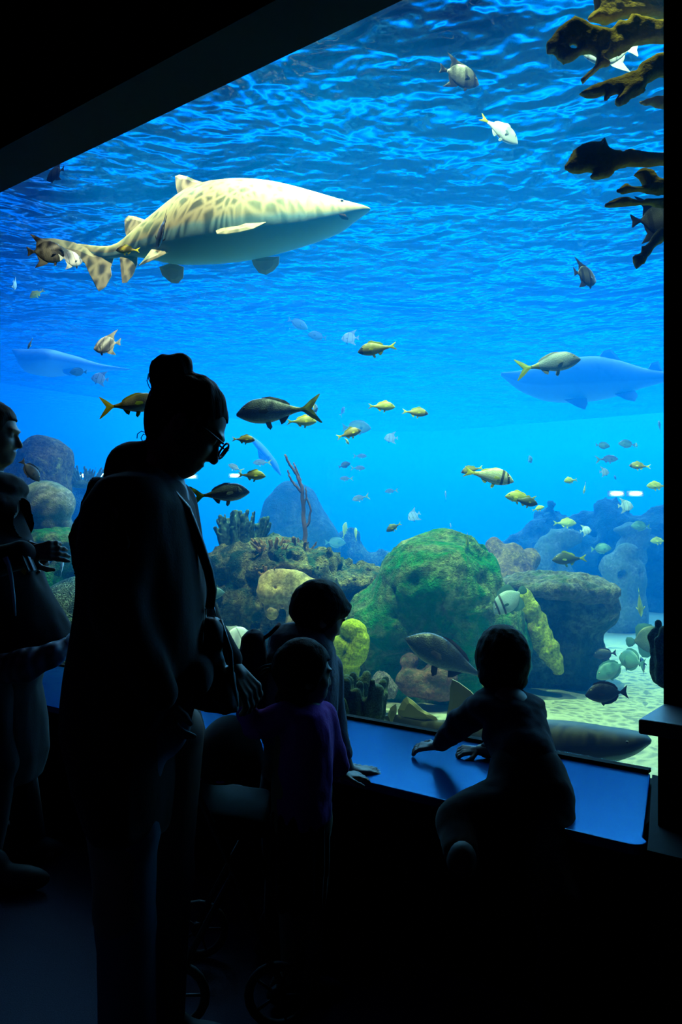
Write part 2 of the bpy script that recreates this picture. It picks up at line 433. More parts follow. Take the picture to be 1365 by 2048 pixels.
def pores(rp, seed, n, box, rmin=.008, rmax=.016):
    rg = np.random.default_rng(seed); C_ = [(rg.uniform(box[0], box[1]), rg.uniform(box[2], box[3]), rg.uniform(box[4], box[5]), rg.uniform(rmin, rmax)) for _ in range(n)]
    def ex(q, d):
        for x, y, z, r in C_: d = smax(d, -(np.linalg.norm(q-A(x, y, z), axis=-1)-r), .006)
        return d
    return ex

rock('boulder', 'large green mossy boulder with a domed top in the middle of the tank', 'rock', 872, 1230, 5.15,
     [(8, -46, 0, 140, 128, .42), (-90, 20, .05, 95, 85, .36), (40, 70, .05, 130, 120, .42), (-60, 110, .25, 90, 70, .35), (120, 60, .1, 75, 110, .35), (0, 150, .1, 150, 60, .40)],
     M_MOSSY, .045, 2.6, .02, 3, .12, carve=[(-95, 85, -.45, 90, 28, .30), (-60, -72, -.42, 14, 8, .06), (30, -16, -.47, 12, 14, .05), (-12, -35, -.50, 16, 5, .05)], ridges=.03)
rock('boulder', 'dark boulder under the rock slab painted as lit, behind the yellow tube sponge', 'rock', 1120, 1250, 5.6,
     [(-6, -52, .05, 96, 36, .34), (44, -36, .1, 78, 60, .38), (-20, 30, .1, 105, 85, .34), (30, 80, .12, 80, 70, .34), (-60, 70, .1, 80, 80, .32), (-80, -60, .0, 60, 35, .28)],
     M_DARKR, .035, 3, .024, 8, .08, carve=[(10, -46, -.40, 70, 8, .10), (72, 0, -.38, 8, 80, .08)], ridges=.03)
M_LITCAP = rockmat('lit_slab', (.24, .22, .12), (.46, .42, .27), (.10, .17, .06), 5, 1.0, .04, mosslo=.36, mosshi=.52)  # lighter colour stands for the light on the boulder's cap
rock('rock_slab', 'mottled overhanging rock slab capping the dark boulder, painted lighter as its lit top', 'rock', 1122, 1172, 5.52,
     [(-20, 0, 0, 92, 30, .40), (45, 8, .05, 70, 34, .38), (-78, -4, .0, 44, 20, .26), (88, 40, .12, 34, 44, .30)], M_LITCAP, .025, 5, .02, 51, .05, carve=[(-20, 34, -.40, 70, 10, .16)], ridges=.03, sunk=False)
rock('reef_rock', 'craggy olive reef rock behind the boy, topped with sponges and finger corals', 'rock', 590, 1190, 5.4,
     [(-40, -60, 0, 150, 50, .35), (70, -25, .05, 110, 45, .30), (-90, 10, 0, 100, 90, .32), (30, 50, 0, 130, 80, .34), (-30, 130, 0, 150, 90, .34), (130, 25, .1, 50, 40, .25)],
     M_REEF, .06, 4, .02, 4, .06, carve=[(-100, -22, -.36, 22, 14, .10), (-62, 36, -.36, 18, 16, .10), (-120, 40, -.3, 20, 26, .10), (-20, 65, -.38, 16, 18, .08), (-90, 80, -.34, 26, 20, .1), (-10, -20, -.36, 18, 10, .08)], ridges=.06)
rock('sponge', 'tan pitted encrusting sponge on the craggy reef rock left of the boy', 'sponge', 590, 1185, 5.02,
     [(-20, -22, 0, 52, 28, .06), (-40, 0, -.02, 36, 24, .06), (20, 10, 0, 46, 42, .07), (-46, 38, -.03, 14, 16, .05), (2, 55, 0, 20, 40, .06), (20, 78, 0, 34, 20, .06)],
     M_TAN, .012, 9, .010, 6, .03, extra=pores(0, 3, 26, (-.18, .18, -.13, -.05, -.22, .12)), sunk=False)
rock('sponge', 'lime yellow lumpy sponge with round pores right of the boy\'s face', 'sponge', 702, 1285, 4.55,
     [(2, -24, 0, 26, 22, .07), (12, -4, 0, 24, 24, .07), (-12, 8, 0, 24, 26, .07), (4, 26, 0, 28, 24, .08), (16, 12, 0, 20, 28, .07), (-2, 60, .05, 20, 30, .07)],
     M_LIME, .014, 14, .008, 5, .015, extra=pores(0, 8, 18, (-.10, .10, -.10, -.05, -.12, .12), .006, .012), sunk=False)
rock('tube_sponge', 'yellow leaning tube sponge against the dark boulder', 'sponge', 1088, 1265, 5.12,
     [(-38, -68, 0, 17, 20, .06), (-28, -44, 0, 21, 24, .07), (-16, -18, 0, 24, 26, .07), (-6, 8, 0, 24, 26, .07), (8, 32, 0, 23, 26, .07), (20, 54, 0, 20, 22, .06), (30, 72, .02, 12, 14, .05)],
     M_YEL, .013, 13, .009, 9, .02, extra=pores(0, 5, 22, (-.15, .12, -.10, -.05, -.22, .22), .006, .011), sunk=False)
rock('pink_rock', 'pinkish red encrusted rock at the foot of the green boulder', 'rock', 850, 1345, 4.72,
     [(-25, 20, 0, 36, 30, .10), (30, 8, 0, 40, 34, .12), (10, 34, 0, 60, 22, .12), (-30, -20, .06, 22, 18, .08)], M_PINK, .02, 8, .012, 2, .03)
rock('pale_coral', 'small pale knobbly coral head left of the pinkish rock', 'coral', 762, 1362, 4.6,
     [(0, 0, 0, 20, 22, .06), (14, 14, 0, 20, 16, .06), (-8, 18, 0, 20, 14, .06)], M_PALEC, .02, 22, .009, 12, .02)
rock('orange_rock', 'orange knobbly reef rock between the two boulders in the middle distance', 'rock', 1020, 1112, 6.6,
     [(0, 0, 0, 28, 26, .14), (22, 20, 0, 34, 22, .16), (-30, -12, .1, 20, 24, .12), (-10, 60, 0, 70, 60, .30), (45, 8, .1, 22, 20, .12), (0, 170, 0, 70, 90, .3)], M_ORANGE, .03, 6, .022, 14, .05)
# left group
rock('brain_coral', 'ridged green brain coral low at the left beside the woman\'s back', 'coral', 196, 1292, 5.3,
     [(0, 0, 0, 158, 146, .48), (0, 80, 0, 150, 120, .45)], None or (lambda: None)() or M_GREYD, .006, 3, .02, 1, .05)
bc = bpy.data.objects['brain_coral']; bc.data.materials.clear()
s = NT('brain_ridges'); v = s.coord(); wv_ = s.new('ShaderNodeTexNoise'); wv_.inputs['Scale'].default_value = 17; wv_.inputs['Detail'].default_value = 1.5; wv_.inputs['Distortion'].default_value = 1.6; s.l(v, wv_.inputs['Vector'])
st = s.math('SINE', s.math('MULTIPLY', wv_.outputs[0], 55)); st = s.math('MULTIPLY_ADD', st, .5, .5)
s.set(s.mix(st, (.03, .09, .07), (.24, .42, .30)), .9, .15); s.bump(st, 1, .012); bc.data.materials.append(s.m)
rock('coral_dome', 'rounded grey coral dome near the left person\'s scarf', 'coral', 92, 1010, 6.2, [(0, 0, 0, 58, 50, .22), (0, 40, .05, 52, 30, .20)], M_GREYD, .012, 5, .018, 6, .04, sunk=False)
rock('coral_dome', 'brown domed coral head with yellow patches, highest of the left reef', 'coral', 84, 925, 7.6, [(0, 0, 0, 56, 58, .28), (0, 60, 0, 56, 70, .28), (-50, 40, 0, 40, 50, .25)], M_BROWND, .03, 4, .025, 7, .06, sunk=False)
rock('reef_rock', 'green mottled ledge of reef rock under the grey coral dome at the left', 'rock', 110, 1110, 6.0,
     [(0, -30, 0, 70, 34, .25), (-60, 40, 0, 80, 60, .3), (30, 10, .1, 60, 40, .25), (0, 120, .1, 120, 90, .35), (-20, 240, .1, 160, 80, .4)], M_MOSSY, .05, 5, .026, 18, .05, carve=[(-5, -10, -.25, 50, 10, .12)], ridges=.03)
rock('reef_rock', 'low brown rock at the far left edge behind the left person', 'rock', -20, 1000, 7.4, [(0, 0, 0, 90, 50, .3), (0, 120, 0, 120, 120, .4)], M_BROWND, .05, 4, .03, 19, .05)
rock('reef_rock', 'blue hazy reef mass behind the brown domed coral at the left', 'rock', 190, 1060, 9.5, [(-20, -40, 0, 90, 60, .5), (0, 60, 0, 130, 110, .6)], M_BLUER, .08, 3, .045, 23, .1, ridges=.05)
# far reef
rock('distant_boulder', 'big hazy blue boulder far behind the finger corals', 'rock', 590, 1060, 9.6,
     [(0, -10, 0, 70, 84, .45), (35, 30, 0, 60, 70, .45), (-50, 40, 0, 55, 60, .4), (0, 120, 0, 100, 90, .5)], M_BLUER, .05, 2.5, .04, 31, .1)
rock('distant_reef', 'pale greenish distant rocks right of the big hazy boulder', 'rock', 700, 1110, 10.5,
     [(0, 0, 0, 38, 55, .3), (60, 30, 0, 40, 40, .3), (30, 80, 0, 90, 50, .4), (130, 40, .3, 60, 36, .3)], M_REEF, .08, 4, .045, 33, .06, ridges=.05)
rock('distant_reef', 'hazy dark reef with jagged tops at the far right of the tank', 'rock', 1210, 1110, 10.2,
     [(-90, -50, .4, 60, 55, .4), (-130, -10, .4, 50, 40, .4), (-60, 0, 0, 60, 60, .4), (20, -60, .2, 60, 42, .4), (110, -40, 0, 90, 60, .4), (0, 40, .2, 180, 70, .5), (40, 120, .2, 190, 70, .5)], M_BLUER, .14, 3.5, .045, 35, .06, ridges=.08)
rock('reef_rock', 'pale teal rock with two dark hollows like eyes in the right distance', 'rock', 1250, 1160, 8.6,
     [(0, 0, 0, 42, 56, .22), (4, -52, 0, 24, 22, .15), (-14, -20, 0, 34, 34, .2), (0, 70, 0, 48, 60, .25)], M_GREYD, .03, 5, .028, 37, .04, carve=[(-16, -12, -.22, 9, 8, .1), (22, -16, -.22, 7, 9, .1)])
rock('reef_rock', 'sloping teal shelf of rock behind the small yellow fish on the right', 'rock', 1130, 1075, 9.2,
     [(0, 0, 0, 30, 20, .2), (-30, 25, 0, 30, 24, .2), (-60, 50, 0, 40, 22, .25), (-30, 110, 0, 70, 60, .3)], M_GREYD, .06, 5, .032, 41, .04)
rock('reef_rock', 'pale teal knob of rock on top of the hollow eyed rock', 'rock', 1268, 1060, 9.4, [(0, 0, 0, 40, 12, .15), (10, 20, 0, 26, 26, .15), (-6, 50, 0, 30, 40, .2)], M_GREYD, .03, 6, .03, 43, .04, sunk=False)

# --- finger corals: tubes that narrow to rounded tips
def fingers(name, label, px, py, Y, n, w, h, rad, mat, seed, lean=.25, depth=.15, cat='coral', group=None):
    """a clump of upright lumpy fingers, one continuous colony"""
    rg = random.Random(seed); m = Y/F; c = P(px, py, Y); T = []
    for i in range(n):
        x = rg.uniform(-.5, .5)*w*m; y = rg.uniform(-depth, depth); hh = h*m*rg.uniform(.55, 1)*(1-.5*abs(x/(w*m)))
        T.append(((x*.7, y*.7, -.02), (x*(1+lean), y*(1+lean), hh), rad*rg.uniform(.8, 1.2)))
    def fn(q):
        d = U(*[cone(q, a, b, r*1.1, r*.75) for a, b, r in T], ell(q, (0, 0, 0), (w*m*.45, depth*.9, h*m*.22)), k=.012)
        return d-.006*fbm(q*22, 3, seed)
    e = w*m*.5*(1+lean)+rad*1.6
    o = sdf(name, fn, (-e, -depth*1.4-rad, -h*m*.25), (e, depth*1.4+rad, h*m+rad*1.6), max(rad*.33, .007), mat)
    o.location = c; return props(o, label, cat, group)
M_FING = rockmat('finger_coral', (.09, .17, .10), (.22, .32, .18), None, 20, .9, .008)
M_PIPE = rockmat('pipe_sponge', (.05, .12, .09), (.10, .18, .12), (.38, .20, .08), 8, .5, .01, mosslo=.30, mosshi=.36)
M_ORNG = rockmat('orange_branch', (.50, .26, .06), (.62, .40, .12), None, 20, .5, .006)
fingers('finger_coral', 'dark clump of stubby finger coral close to the glass right of the boy', 722, 1452, 3.62, 40, 92, 112, .025, M_FING, 5, .12, .13)
fingers('pipe_coral', 'dark green cluster of upright organ pipe corals on the reef rock', 486, 1098, 5.5, 64, 100, 84, .015, M_PIPE, 7, .12, .12)
fingers('branching_coral', 'small orange branching coral on the crest of the reef rock', 548, 1102, 5.2, 22, 62, 34, .007, M_ORNG, 9, .5, .06)
fingers('branching_coral', 'little orange coral tuft left of the tan sponge', 532, 1150, 5.05, 12, 26, 24, .006, M_ORNG, 10, .6, .04)
fingers('branching_coral', 'short brown finger coral tuft at the right end of the reef crest', 598, 1100, 5.3, 24, 56, 28, .010, M_ORANGE, 12, .3, .06)
fingers('branching_coral', 'dark bushy coral fronds beside the brown domed coral', 168, 968, 8.0, 40, 60, 40, .012, M_FING, 13, .5, .12)

# whip gorgonian
g = empty('whip_coral', P(612, 1098, 5.6), 'tall dark whip coral with thin upright branches rising before the hazy boulder', 'coral')
s = NT('gorgonian'); v = s.coord(); s.set(s.mix(s.noise(v, 30, 3), (.05, .035, .07), (.16, .09, .08)), .9); M_WHIP = s.m
def whip(pts, r0, r1, Y=5.6):
    V = [P(x, y, Y)-P(612, 1098, 5.6) for x, y in pts]; Q = []
    for i in range(len(V)-1):
        for k in range(4): Q.append(V[i].lerp(V[i+1], k/4)+Vector((random.uniform(-1, 1), random.uniform(-1, 1), 0))*.004)
    Q.append(V[-1]); n = len(Q)
    tube('branch', Q, [r0+(r1-r0)*i/(n-1) for i in range(n)], M_WHIP, g, 7)
random.seed(4)
whip([(612, 1098), (610, 1060), (607, 1020), (604, 975), (594, 950), (580, 930), (570, 909)], .018, .008)
whip([(604, 985), (590, 970), (580, 955), (576, 940)], .010, .006)
whip([(606, 1000), (602, 965), (596, 945), (590, 930)], .010, .006)
whip([(607, 1015), (614, 990), (612, 975)], .009, .005)
whip([(610, 1060), (620, 1040), (622, 1015), (614, 995)], .010, .006)
whip([(603, 980), (599, 955), (592, 940), (588, 925)], .008, .005)

# --- elkhorn coral: thick flattened blades
def poly_sd(q, poly):
    p = np.asarray(poly, float); d = np.full(q.shape[:-1], 1e9); ins = np.zeros(q.shape[:-1], bool); n = len(p)
    for i in range(n):
        a = p[i]; b = p[(i+1) % n]; e = b-a; w_ = q-a
        t = np.clip((w_@e)/max(e@e, 1e-12), 0, 1); d = np.minimum(d, np.linalg.norm(w_-t[..., None]*e, axis=-1))
        c1 = (a[1] <= q[..., 1]) != (b[1] <= q[..., 1])
        xs = a[0]+(q[..., 1]-a[1])*(e[0]/(e[1] if abs(e[1]) > 1e-12 else 1e-12))
        ins ^= c1 & (q[..., 0] < xs)
    return np.where(ins, -d, d)
def blade(name, pl, outline, holes, thick, mat, parent=None, step=.009, seed=0, bend=0, amp=.006, rnd=.6):
    """solid with a traced outline on plane pl, rounded edges, real thickness and a bend in depth"""
    uz = np.array([pl.uz(x, y) for x, y in outline]); H = [np.array([pl.uz(x, y) for x, y in h]) for h in holes]
    lo = uz.min(0)-.03; hi = uz.max(0)+.03; cxm = uz[:, 0].mean()
    def fn(q):
        s2 = q[..., [0, 2]]; d2 = poly_sd(s2, uz)
        for h in H: d2 = np.maximum(d2, -poly_sd(s2, h))
        yo = q[..., 1]-bend*(q[..., 0]-cxm)**2-(.03*np.sin(q[..., 2]*9+seed) if bend else 0)
        ww = np.minimum(-d2, thick)/thick
        th = thick*np.sqrt(np.clip(1-(1-np.clip(ww, 0, 1))**2, 0, 1))
        n_ = amp*fbm(q*24, 3, seed)
        return np.maximum(d2*rnd-n_, np.abs(yo)-th-n_)
    by = abs(bend)*max(abs(hi[0]-cxm), abs(lo[0]-cxm))**2+(.03 if bend else 0)
    o = sdf(name, fn, (lo[0], -thick*1.3-by, lo[1]), (hi[0], thick*1.3+by, hi[1]), step, mat, parent)
    return o
s = NT('elkhorn'); v = s.coord(); n = s.noise(v, 45, 4); s.set(s.mix(n, (.20, .13, .012), (.48, .30, .02)), .95, .05); s.bump(n, .9, .008); M_ELK = s.m
def elk(label, Y, px, py, blades, cat='coral'):
    pl0 = Plane(px, py, Y); root = empty('elkhorn_coral', pl0.o, label, cat)
    for i, (yaw, dY, outline, holes) in enumerate(blades):
        pl = Plane(px, py, Y+dY, yaw); o = blade('branch', pl, outline, holes, .028, M_ELK, root, .008, i, .15)
        o.location = pl.o-pl0.o; o.rotation_euler = pl.rot()
    return root
elk('spreading elkhorn coral with broad dark blades in the top right corner', 3.15, 1300, 100, [
    (10, .10, [(1400, -20), (1195, -22), (1200, 8), (1186, 30), (1222, 42), (1260, 28), (1310, 26), (1400, 30)], []),
    (-6, 0, [(1400, 30), (1312, 28), (1290, 24), (1268, 22), (1256, 36), (1240, 33), (1224, 50), (1208, 46), (1184, 42), (1166, 32), (1150, 22), (1143, 32), (1118, 50), (1097, 76), (1097, 96), (1112, 96), (1118, 110), (1128, 122), (1152, 112), (1168, 100), (1186, 98), (1196, 108), (1193, 124), (1176, 142), (1162, 158), (1166, 170), (1182, 152), (1206, 128), (1222, 128), (1226, 122), (1218, 114), (1236, 104), (1270, 84), (1312, 74), (1400, 80)], [[(1140, 84), (1152, 79), (1160, 82), (1158, 90), (1146, 90)]]),
    (-12, -.08, [(1400, 90), (1316, 99), (1300, 108), (1282, 118), (1276, 132), (1252, 140), (1232, 150), (1210, 156), (1188, 162), (1159, 182), (1172, 189), (1196, 188), (1212, 182), (1210, 192), (1216, 194), (1226, 184), (1242, 182), (1228, 194), (1228, 205), (1240, 211), (1252, 204), (1266, 190), (1288, 178), (1300, 158), (1316, 148), (1400, 140)], []),
    (4, .05, [(1400, 180), (1318, 186), (1300, 190), (1290, 196), (1300, 202), (1312, 202), (1320, 210), (1400, 212)], [])])
elk('elkhorn coral with forked dark arms reaching in from the pillar at upper right', 3.05, 1300, 380, [
    (-8, .05, [(1400, 300), (1318, 297), (1268, 294), (1262, 290), (1252, 297), (1224, 290), (1213, 270), (1207, 278), (1186, 277), (1168, 281), (1152, 292), (1146, 306), (1136, 322), (1136, 334), (1146, 342), (1160, 343), (1176, 338), (1188, 342), (1178, 352), (1196, 357), (1222, 351), (1234, 336), (1260, 328), (1322, 325), (1400, 326)], []),
    (6, -.03, [(1400, 350), (1322, 350), (1312, 332), (1290, 328), (1268, 342), (1288, 350), (1294, 364), (1276, 368), (1258, 362), (1238, 376), (1262, 379), (1290, 380), (1322, 386), (1400, 380)], []),
    (-4, 0, [(1400, 388), (1322, 390), (1296, 390), (1286, 396), (1262, 390), (1242, 388), (1206, 405), (1226, 408), (1262, 406), (1290, 406), (1324, 408), (1400, 410)], []),
    (12, .02, [(1400, 400), (1326, 455), (1318, 462), (1308, 478), (1296, 490), (1290, 504), (1274, 510), (1276, 524), (1278, 541), (1290, 528), (1310, 500), (1328, 484), (1400, 440)], [])])
fingers('knobbly_coral', 'small dark knobbly coral edging the pillar above the side counter', 1335, 1350, 3.0, 26, 52, 108, .016, M_FING, 21, .1, .05)

# far side gallery lamps seen through the tank as bright dashes
s = NT('lamp_white'); s.b.inputs['Emission Color'].default_value = (.9, 1, 1, 1); s.b.inputs['Emission Strength'].default_value = 22; s.set((.8, .8, .8)); M_LAMP = s.m
M_HOUSE = simple('lamp_housing', (.3, .33, .35), .5)
for px, py, lab in ((170, 951, 'first small bright lamp left of the woman, at the waterline of the far gallery'), (205, 950, 'second small bright lamp just left of the woman\'s hood'), (382, 953, 'small bright lamp below the woman\'s chin'), (470, 951, 'small bright lamp left of the yellow fish by her chest'),
                    (1235, 987, 'left one of the two dash shaped lamps over the far right reef'), (1273, 987, 'right one of the two dash shaped lamps over the far right reef'), (1186, 1043, 'faint lamp low before the far right reef')):
    c = P(px, py, 13.5 if px < 600 else 10.9); r = empty('gallery_lamp', c, lab, 'lamp', 'lamps shining at the back of the tank')
    mb = bmesh.new(); bmesh.ops.create_uvsphere(mb, u_segments=14, v_segments=8, radius=1); bmesh.ops.scale(mb, vec=(.085, .03, .022), verts=mb.verts); me = bpy.data.meshes.new('lens'); mb.to_mesh(me); mb.free(); link('lens', me, M_LAMP, r)
    mb = bmesh.new(); bmesh.ops.create_cube(mb, size=1); bmesh.ops.scale(mb, vec=(.22, .05, .075), verts=mb.verts); bmesh.ops.bevel(mb, geom=mb.edges, offset=.012, segments=2); me = bpy.data.meshes.new('housing'); mb.to_mesh(me); mb.free(); link('housing', me, M_HOUSE, r, (0, .045, 0))
# ================================================================ FISH
def interp(pts, x):
    xs = [p[0] for p in pts]; ys = [p[1] for p in pts]; return np.interp(x, xs, ys)
def smooth_prof(pts, xs):
    """cosine-smoothed interpolation of a profile"""
    y = interp(pts, xs)
    for _ in range(3): y[1:-1] = .25*y[:-2]+.5*y[1:-1]+.25*y[2:]
    return y
def loft(name, xs, zc_top, zc_bot, wid, mat, parent=None, M=20, sup=2.3, yc=None, belly=True, cap=True):
    """body skin through rings along x; zc_top/bot outline heights, wid half width"""
    V = []; Fc = []; att = []
    for i, x in enumerate(xs):
        t, b, w_ = zc_top[i], zc_bot[i], wid[i]; c = (t+b)/2; h = (t-b)/2; y0 = yc[i] if yc is not None else 0
        for k in range(M):
            an = 2*math.pi*k/M; co, si = math.cos(an), math.sin(an)
            V.append((x, y0+w_*math.copysign(abs(co)**(2/sup), co), c+h*math.copysign(abs(si)**(2/sup), si))); att.append(.5-.5*si)
    n = len(xs)
    for i in range(n-1):
        for k in range(M): Fc.append((i*M+k, (i+1)*M+k, (i+1)*M+(k+1) % M, i*M+(k+1) % M))
    Fc += [tuple(range(M)), tuple((n-1)*M+k for k in range(M))[::-1]]
    o = pydata(name, V, Fc, mat, parent)
    a = o.data.attributes.new('belly', 'FLOAT', 'POINT'); a.data.foreach_set('value', att)
    return o
def fin(name, pts, th, mat, parent=None, sub=True, y=0):
    """solid fin from an outline in (x, z); thick at the root, thin at the rim"""
    P2 = [Vector((p[0], 0, p[1])) for p in pts]; n = len(P2); c = sum(P2, Vector())/n
    V = []; Fc = []
    for s_ in (1, -1):
        for f_, t_ in ((1, .25), (.55, 1)):
            for p in P2:
                q = c+(p-c)*f_; V.append((q.x, y+s_*th*t_, q.z))
    V += [(c.x, y+th, c.z), (c.x, y-th, c.z)]
    for i in range(n):
        j = (i+1) % n
        Fc += [(i, j, n+j, n+i), (n+i, n+j, 4*n), (2*n+j, 2*n+i, 3*n+i, 3*n+j), (3*n+j, 3*n+i, 4*n+1), (j, i, 2*n+i, 2*n+j)]
    o = pydata(name, V, Fc, mat, parent, smooth=False)
    bm = bmesh.new(); bm.from_mesh(o.data); bmesh.ops.recalc_face_normals(bm, faces=bm.faces); bm.to_mesh(o.data); bm.free()
    return o
def eye(parent, x, z, y, r, mat_i, mat_p):
    for s_ in (1, -1):
        mb = bmesh.new(); bmesh.ops.create_uvsphere(mb, u_segments=12, v_segments=8, radius=r)
        for v_ in mb.verts: v_.co.y *= .5
        for f_ in mb.faces:
            f_.smooth = True; f_.material_index = 1 if (f_.calc_center_median().xz.length < r*.55 and f_.calc_center_median().y*s_ > 0) else 0
        me = bpy.data.meshes.new('eye'); mb.to_mesh(me); mb.free(); link('eye', me, [mat_i, mat_p], parent, (x, s_*y, z))
M_IRIS = simple('iris', (.55, .5, .3), .3, .6); M_PUPIL = simple('pupil', (.004, .004, .006), .15, .8)

def fishmat(name, back, side, belly, bands=None, bandcol=(.02, .02, .03), scale=60, rough=.45, spots=.35, tailcol=None, tailx=None, headcol=None, stripes=None):
    s = NT(name); v = s.coord('Object'); sep = s.new('ShaderNodeSeparateXYZ'); s.l(v, sep.inputs[0])
    at = s.new('ShaderNodeAttribute'); at.attribute_name = 'belly'
    col = s.mix(s.ramp(at.outputs['Fac'], [(.18, 0), (.42, 1)]), back, side)
    col = s.mix(s.ramp(at.outputs['Fac'], [(.55, 0), (.85, 1)]), col, belly)
    vo = s.voro(v, scale); col = s.mix(s.ramp(vo, [(.2, spots), (.7, 0)]), col, tuple(c*.45 for c in side))
    if stripes:
        w_ = s.math('SINE', s.math('MULTIPLY', s.math('ADD', sep.outputs[2], s.math('MULTIPLY', sep.outputs[0], .12)), stripes[0]))
        col = s.mix(s.ramp(w_, [(.5, 0), (.9, .8)]), col, stripes[1])
    if tailx is not None: col = s.mix(s.ramp(sep.outputs[0], [(.0, 0), (1, 0)]) if False else s.math('MULTIPLY', s.math('LESS_THAN', sep.outputs[0], tailx), .85), col, tailcol)
    for x0, hw, sl in (bands or []):
        d = s.math('ABSOLUTE', s.math('SUBTRACT', s.math('ADD', sep.outputs[0], s.math('MULTIPLY', sep.outputs[2], sl)), x0))
        m_ = s.new('ShaderNodeMapRange'); m_.inputs[1].default_value = hw; m_.inputs[2].default_value = hw*.6; m_.inputs[3].default_value = 0; m_.inputs[4].default_value = .92
        s.l(d, m_.inputs[0]); col = s.mix(m_.outputs[0], col, bandcol)
    s.set(col, rough, .5); s.bump(vo, .25, .004); return s.m

def build_fish(kind):
    """unit-length fish, snout at +x, built once per kind and copied"""
    sp = SPEC[kind]; hs = sp.get('hs', 1.0); xs = np.array([-.36, -.33, -.28, -.2, -.1, 0, .1, .2, .28, .34, .39, .43, .46, .485, .5]); n = len(xs)
    xd = np.linspace(-.36, .5, 33); tp = smooth_prof(sp['top'], xd)*hs; bt = smooth_prof(sp['bot'], xd)*hs
    wd = smooth_prof(sp.get('wid', [(-.36, .012), (-.2, .04), (.1, .085), (.3, .08), (.45, .035), (.5, .006)]), xd)
    root = bpy.data.objects.new('fish_'+kind, None); COL.objects.link(root)
    body = loft('body', xd, tp, bt, wd, sp['mat'], root, 18, 2.0)
    for nm, pts in sp['fins']:
        pts = pts if nm == 'tail_fin' else [(x, z*hs) for x, z in pts]
        fin(nm, pts, .006 if nm != 'tail_fin' else .009, sp['fmat'].get(nm, sp['fmat']['all']), root)
    for s_ in (1, -1):
        px_ = sp['pec']; o = fin('pectoral_fin', [(0, 0), (-.02, .03), (-.12, .02), (-.15, -.03), (-.1, -.05), (-.01, -.02)], .003, sp['fmat'].get('pectoral_fin', sp['fmat']['all']), root)
        o.location = (px_[0], s_*float(np.interp(px_[0], xd, wd))*.95, px_[1]); o.rotation_euler = (0, 0, s_*-.45)
        px_ = sp['pel']; o = fin('pelvic_fin', [(0, 0), (-.02, -.07), (-.06, -.11), (-.09, -.07), (-.07, 0)], .003, sp['fmat'].get('pelvic_fin', sp['fmat']['all']), root)
        o.location = (px_[0], s_*.02, px_[1]*hs); o.rotation_euler = (s_*-.25, 0, 0)
    ex, ez, er = sp['eye']; ez *= hs; eye(root, ex, ez, float(np.interp(ex, xd, wd))*.86, er, sp.get('iris', M_IRIS), M_PUPIL)
    return root

mt = lambda name, c, r=.5: NT(name).set(c, r, .4)
DARKF = mt('dark_fin', (.03, .028, .03)); GREYF = mt('grey_fin', (.20, .23, .22)); YELF = mt('yellow_fin', (.75, .72, .03)); OLIF = mt('olive_fin', (.34, .42, .03)); PALEF = mt('pale_fin', (.55, .6, .55)); TEALF = mt('teal_fin', (.10, .26, .24))
PROF_GR_T = [(-.36, .035), (-.3, .04), (-.2, .07), (0, .15), (.15, .18), (.3, .155), (.42, .08), (.5, .0)]
PROF_GR_B = [(-.36, -.035), (-.3, -.04), (-.2, -.07), (0, -.125), (.15, -.145), (.3, -.12), (.42, -.075), (.5, -.025)]
PROF_SN_T = [(-.36, .022), (-.3, .026), (-.2, .055), (0, .115), (.12, .135), (.28, .125), (.4, .075), (.5, -.005)]
PROF_SN_B = [(-.36, -.022), (-.3, -.026), (-.2, -.055), (0, -.105), (.12, -.12), (.28, -.11), (.4, -.075), (.5, -.03)]
PROF_SP_T = [(-.36, .04), (-.32, .06), (-.25, .20), (-.1, .32), (.1, .36), (.28, .30), (.4, .17), (.46, .06), (.5, -.03)]
PROF_SP_B = [(-.36, -.04), (-.32, -.06), (-.25, -.18), (-.1, -.30), (.1, -.33), (.28, -.27), (.4, -.18), (.46, -.12), (.5, -.06)]
PROF_TG_T = [(-.36, .03), (-.3, .05), (-.2, .16), (0, .235), (.15, .245), (.3, .2), (.42, .1), (.5, -.02)]
PROF_TG_B = [(-.36, -.03), (-.3, -.05), (-.2, -.15), (0, -.225), (.15, -.23), (.3, -.185), (.42, -.12), (.5, -.05)]
FT = lambda s, d, b=.03: [(-.34, b), (-.40, b*1.2), (-.46, s*.55), (-.56, s), (-.585, s*.98), (-.52, s*.45), (-.5+d*.0, 0), (-.52, -s*.45), (-.585, -s*.98), (-.56, -s), (-.46, -s*.55), (-.40, -b*1.2), (-.34, -b)]
GR_FINS = [('tail_fin', FT(.12, 0)), ('dorsal_fin', [(.22, .15), (.16, .215), (.08, .225), (0, .19), (-.08, .165), (-.15, .15), (-.22, .10), (-.22, .05), (0, .10), (.2, .12)]), ('anal_fin', [(-.04, -.10), (-.08, -.17), (-.13, -.16), (-.2, -.08), (-.2, -.05), (-.06, -.09)])]
SN_FINS = [('tail_fin', [(-.34, .02), (-.40, .04), (-.50, .13), (-.62, .21), (-.64, .205), (-.56, .10), (-.47, 0), (-.56, -.10), (-.64, -.205), (-.62, -.21), (-.50, -.13), (-.40, -.04), (-.34, -.02)]), ('dorsal_fin', [(.2, .115), (.14, .142), (.04, .148), (-.06, .128), (-.16, .10), (-.22, .065), (-.22, .03), (0, .08), (.18, .1)]), ('anal_fin', [(-.06, -.08), (-.09, -.14), (-.14, -.12), (-.2, -.06), (-.2, -.03), (-.07, -.07)])]
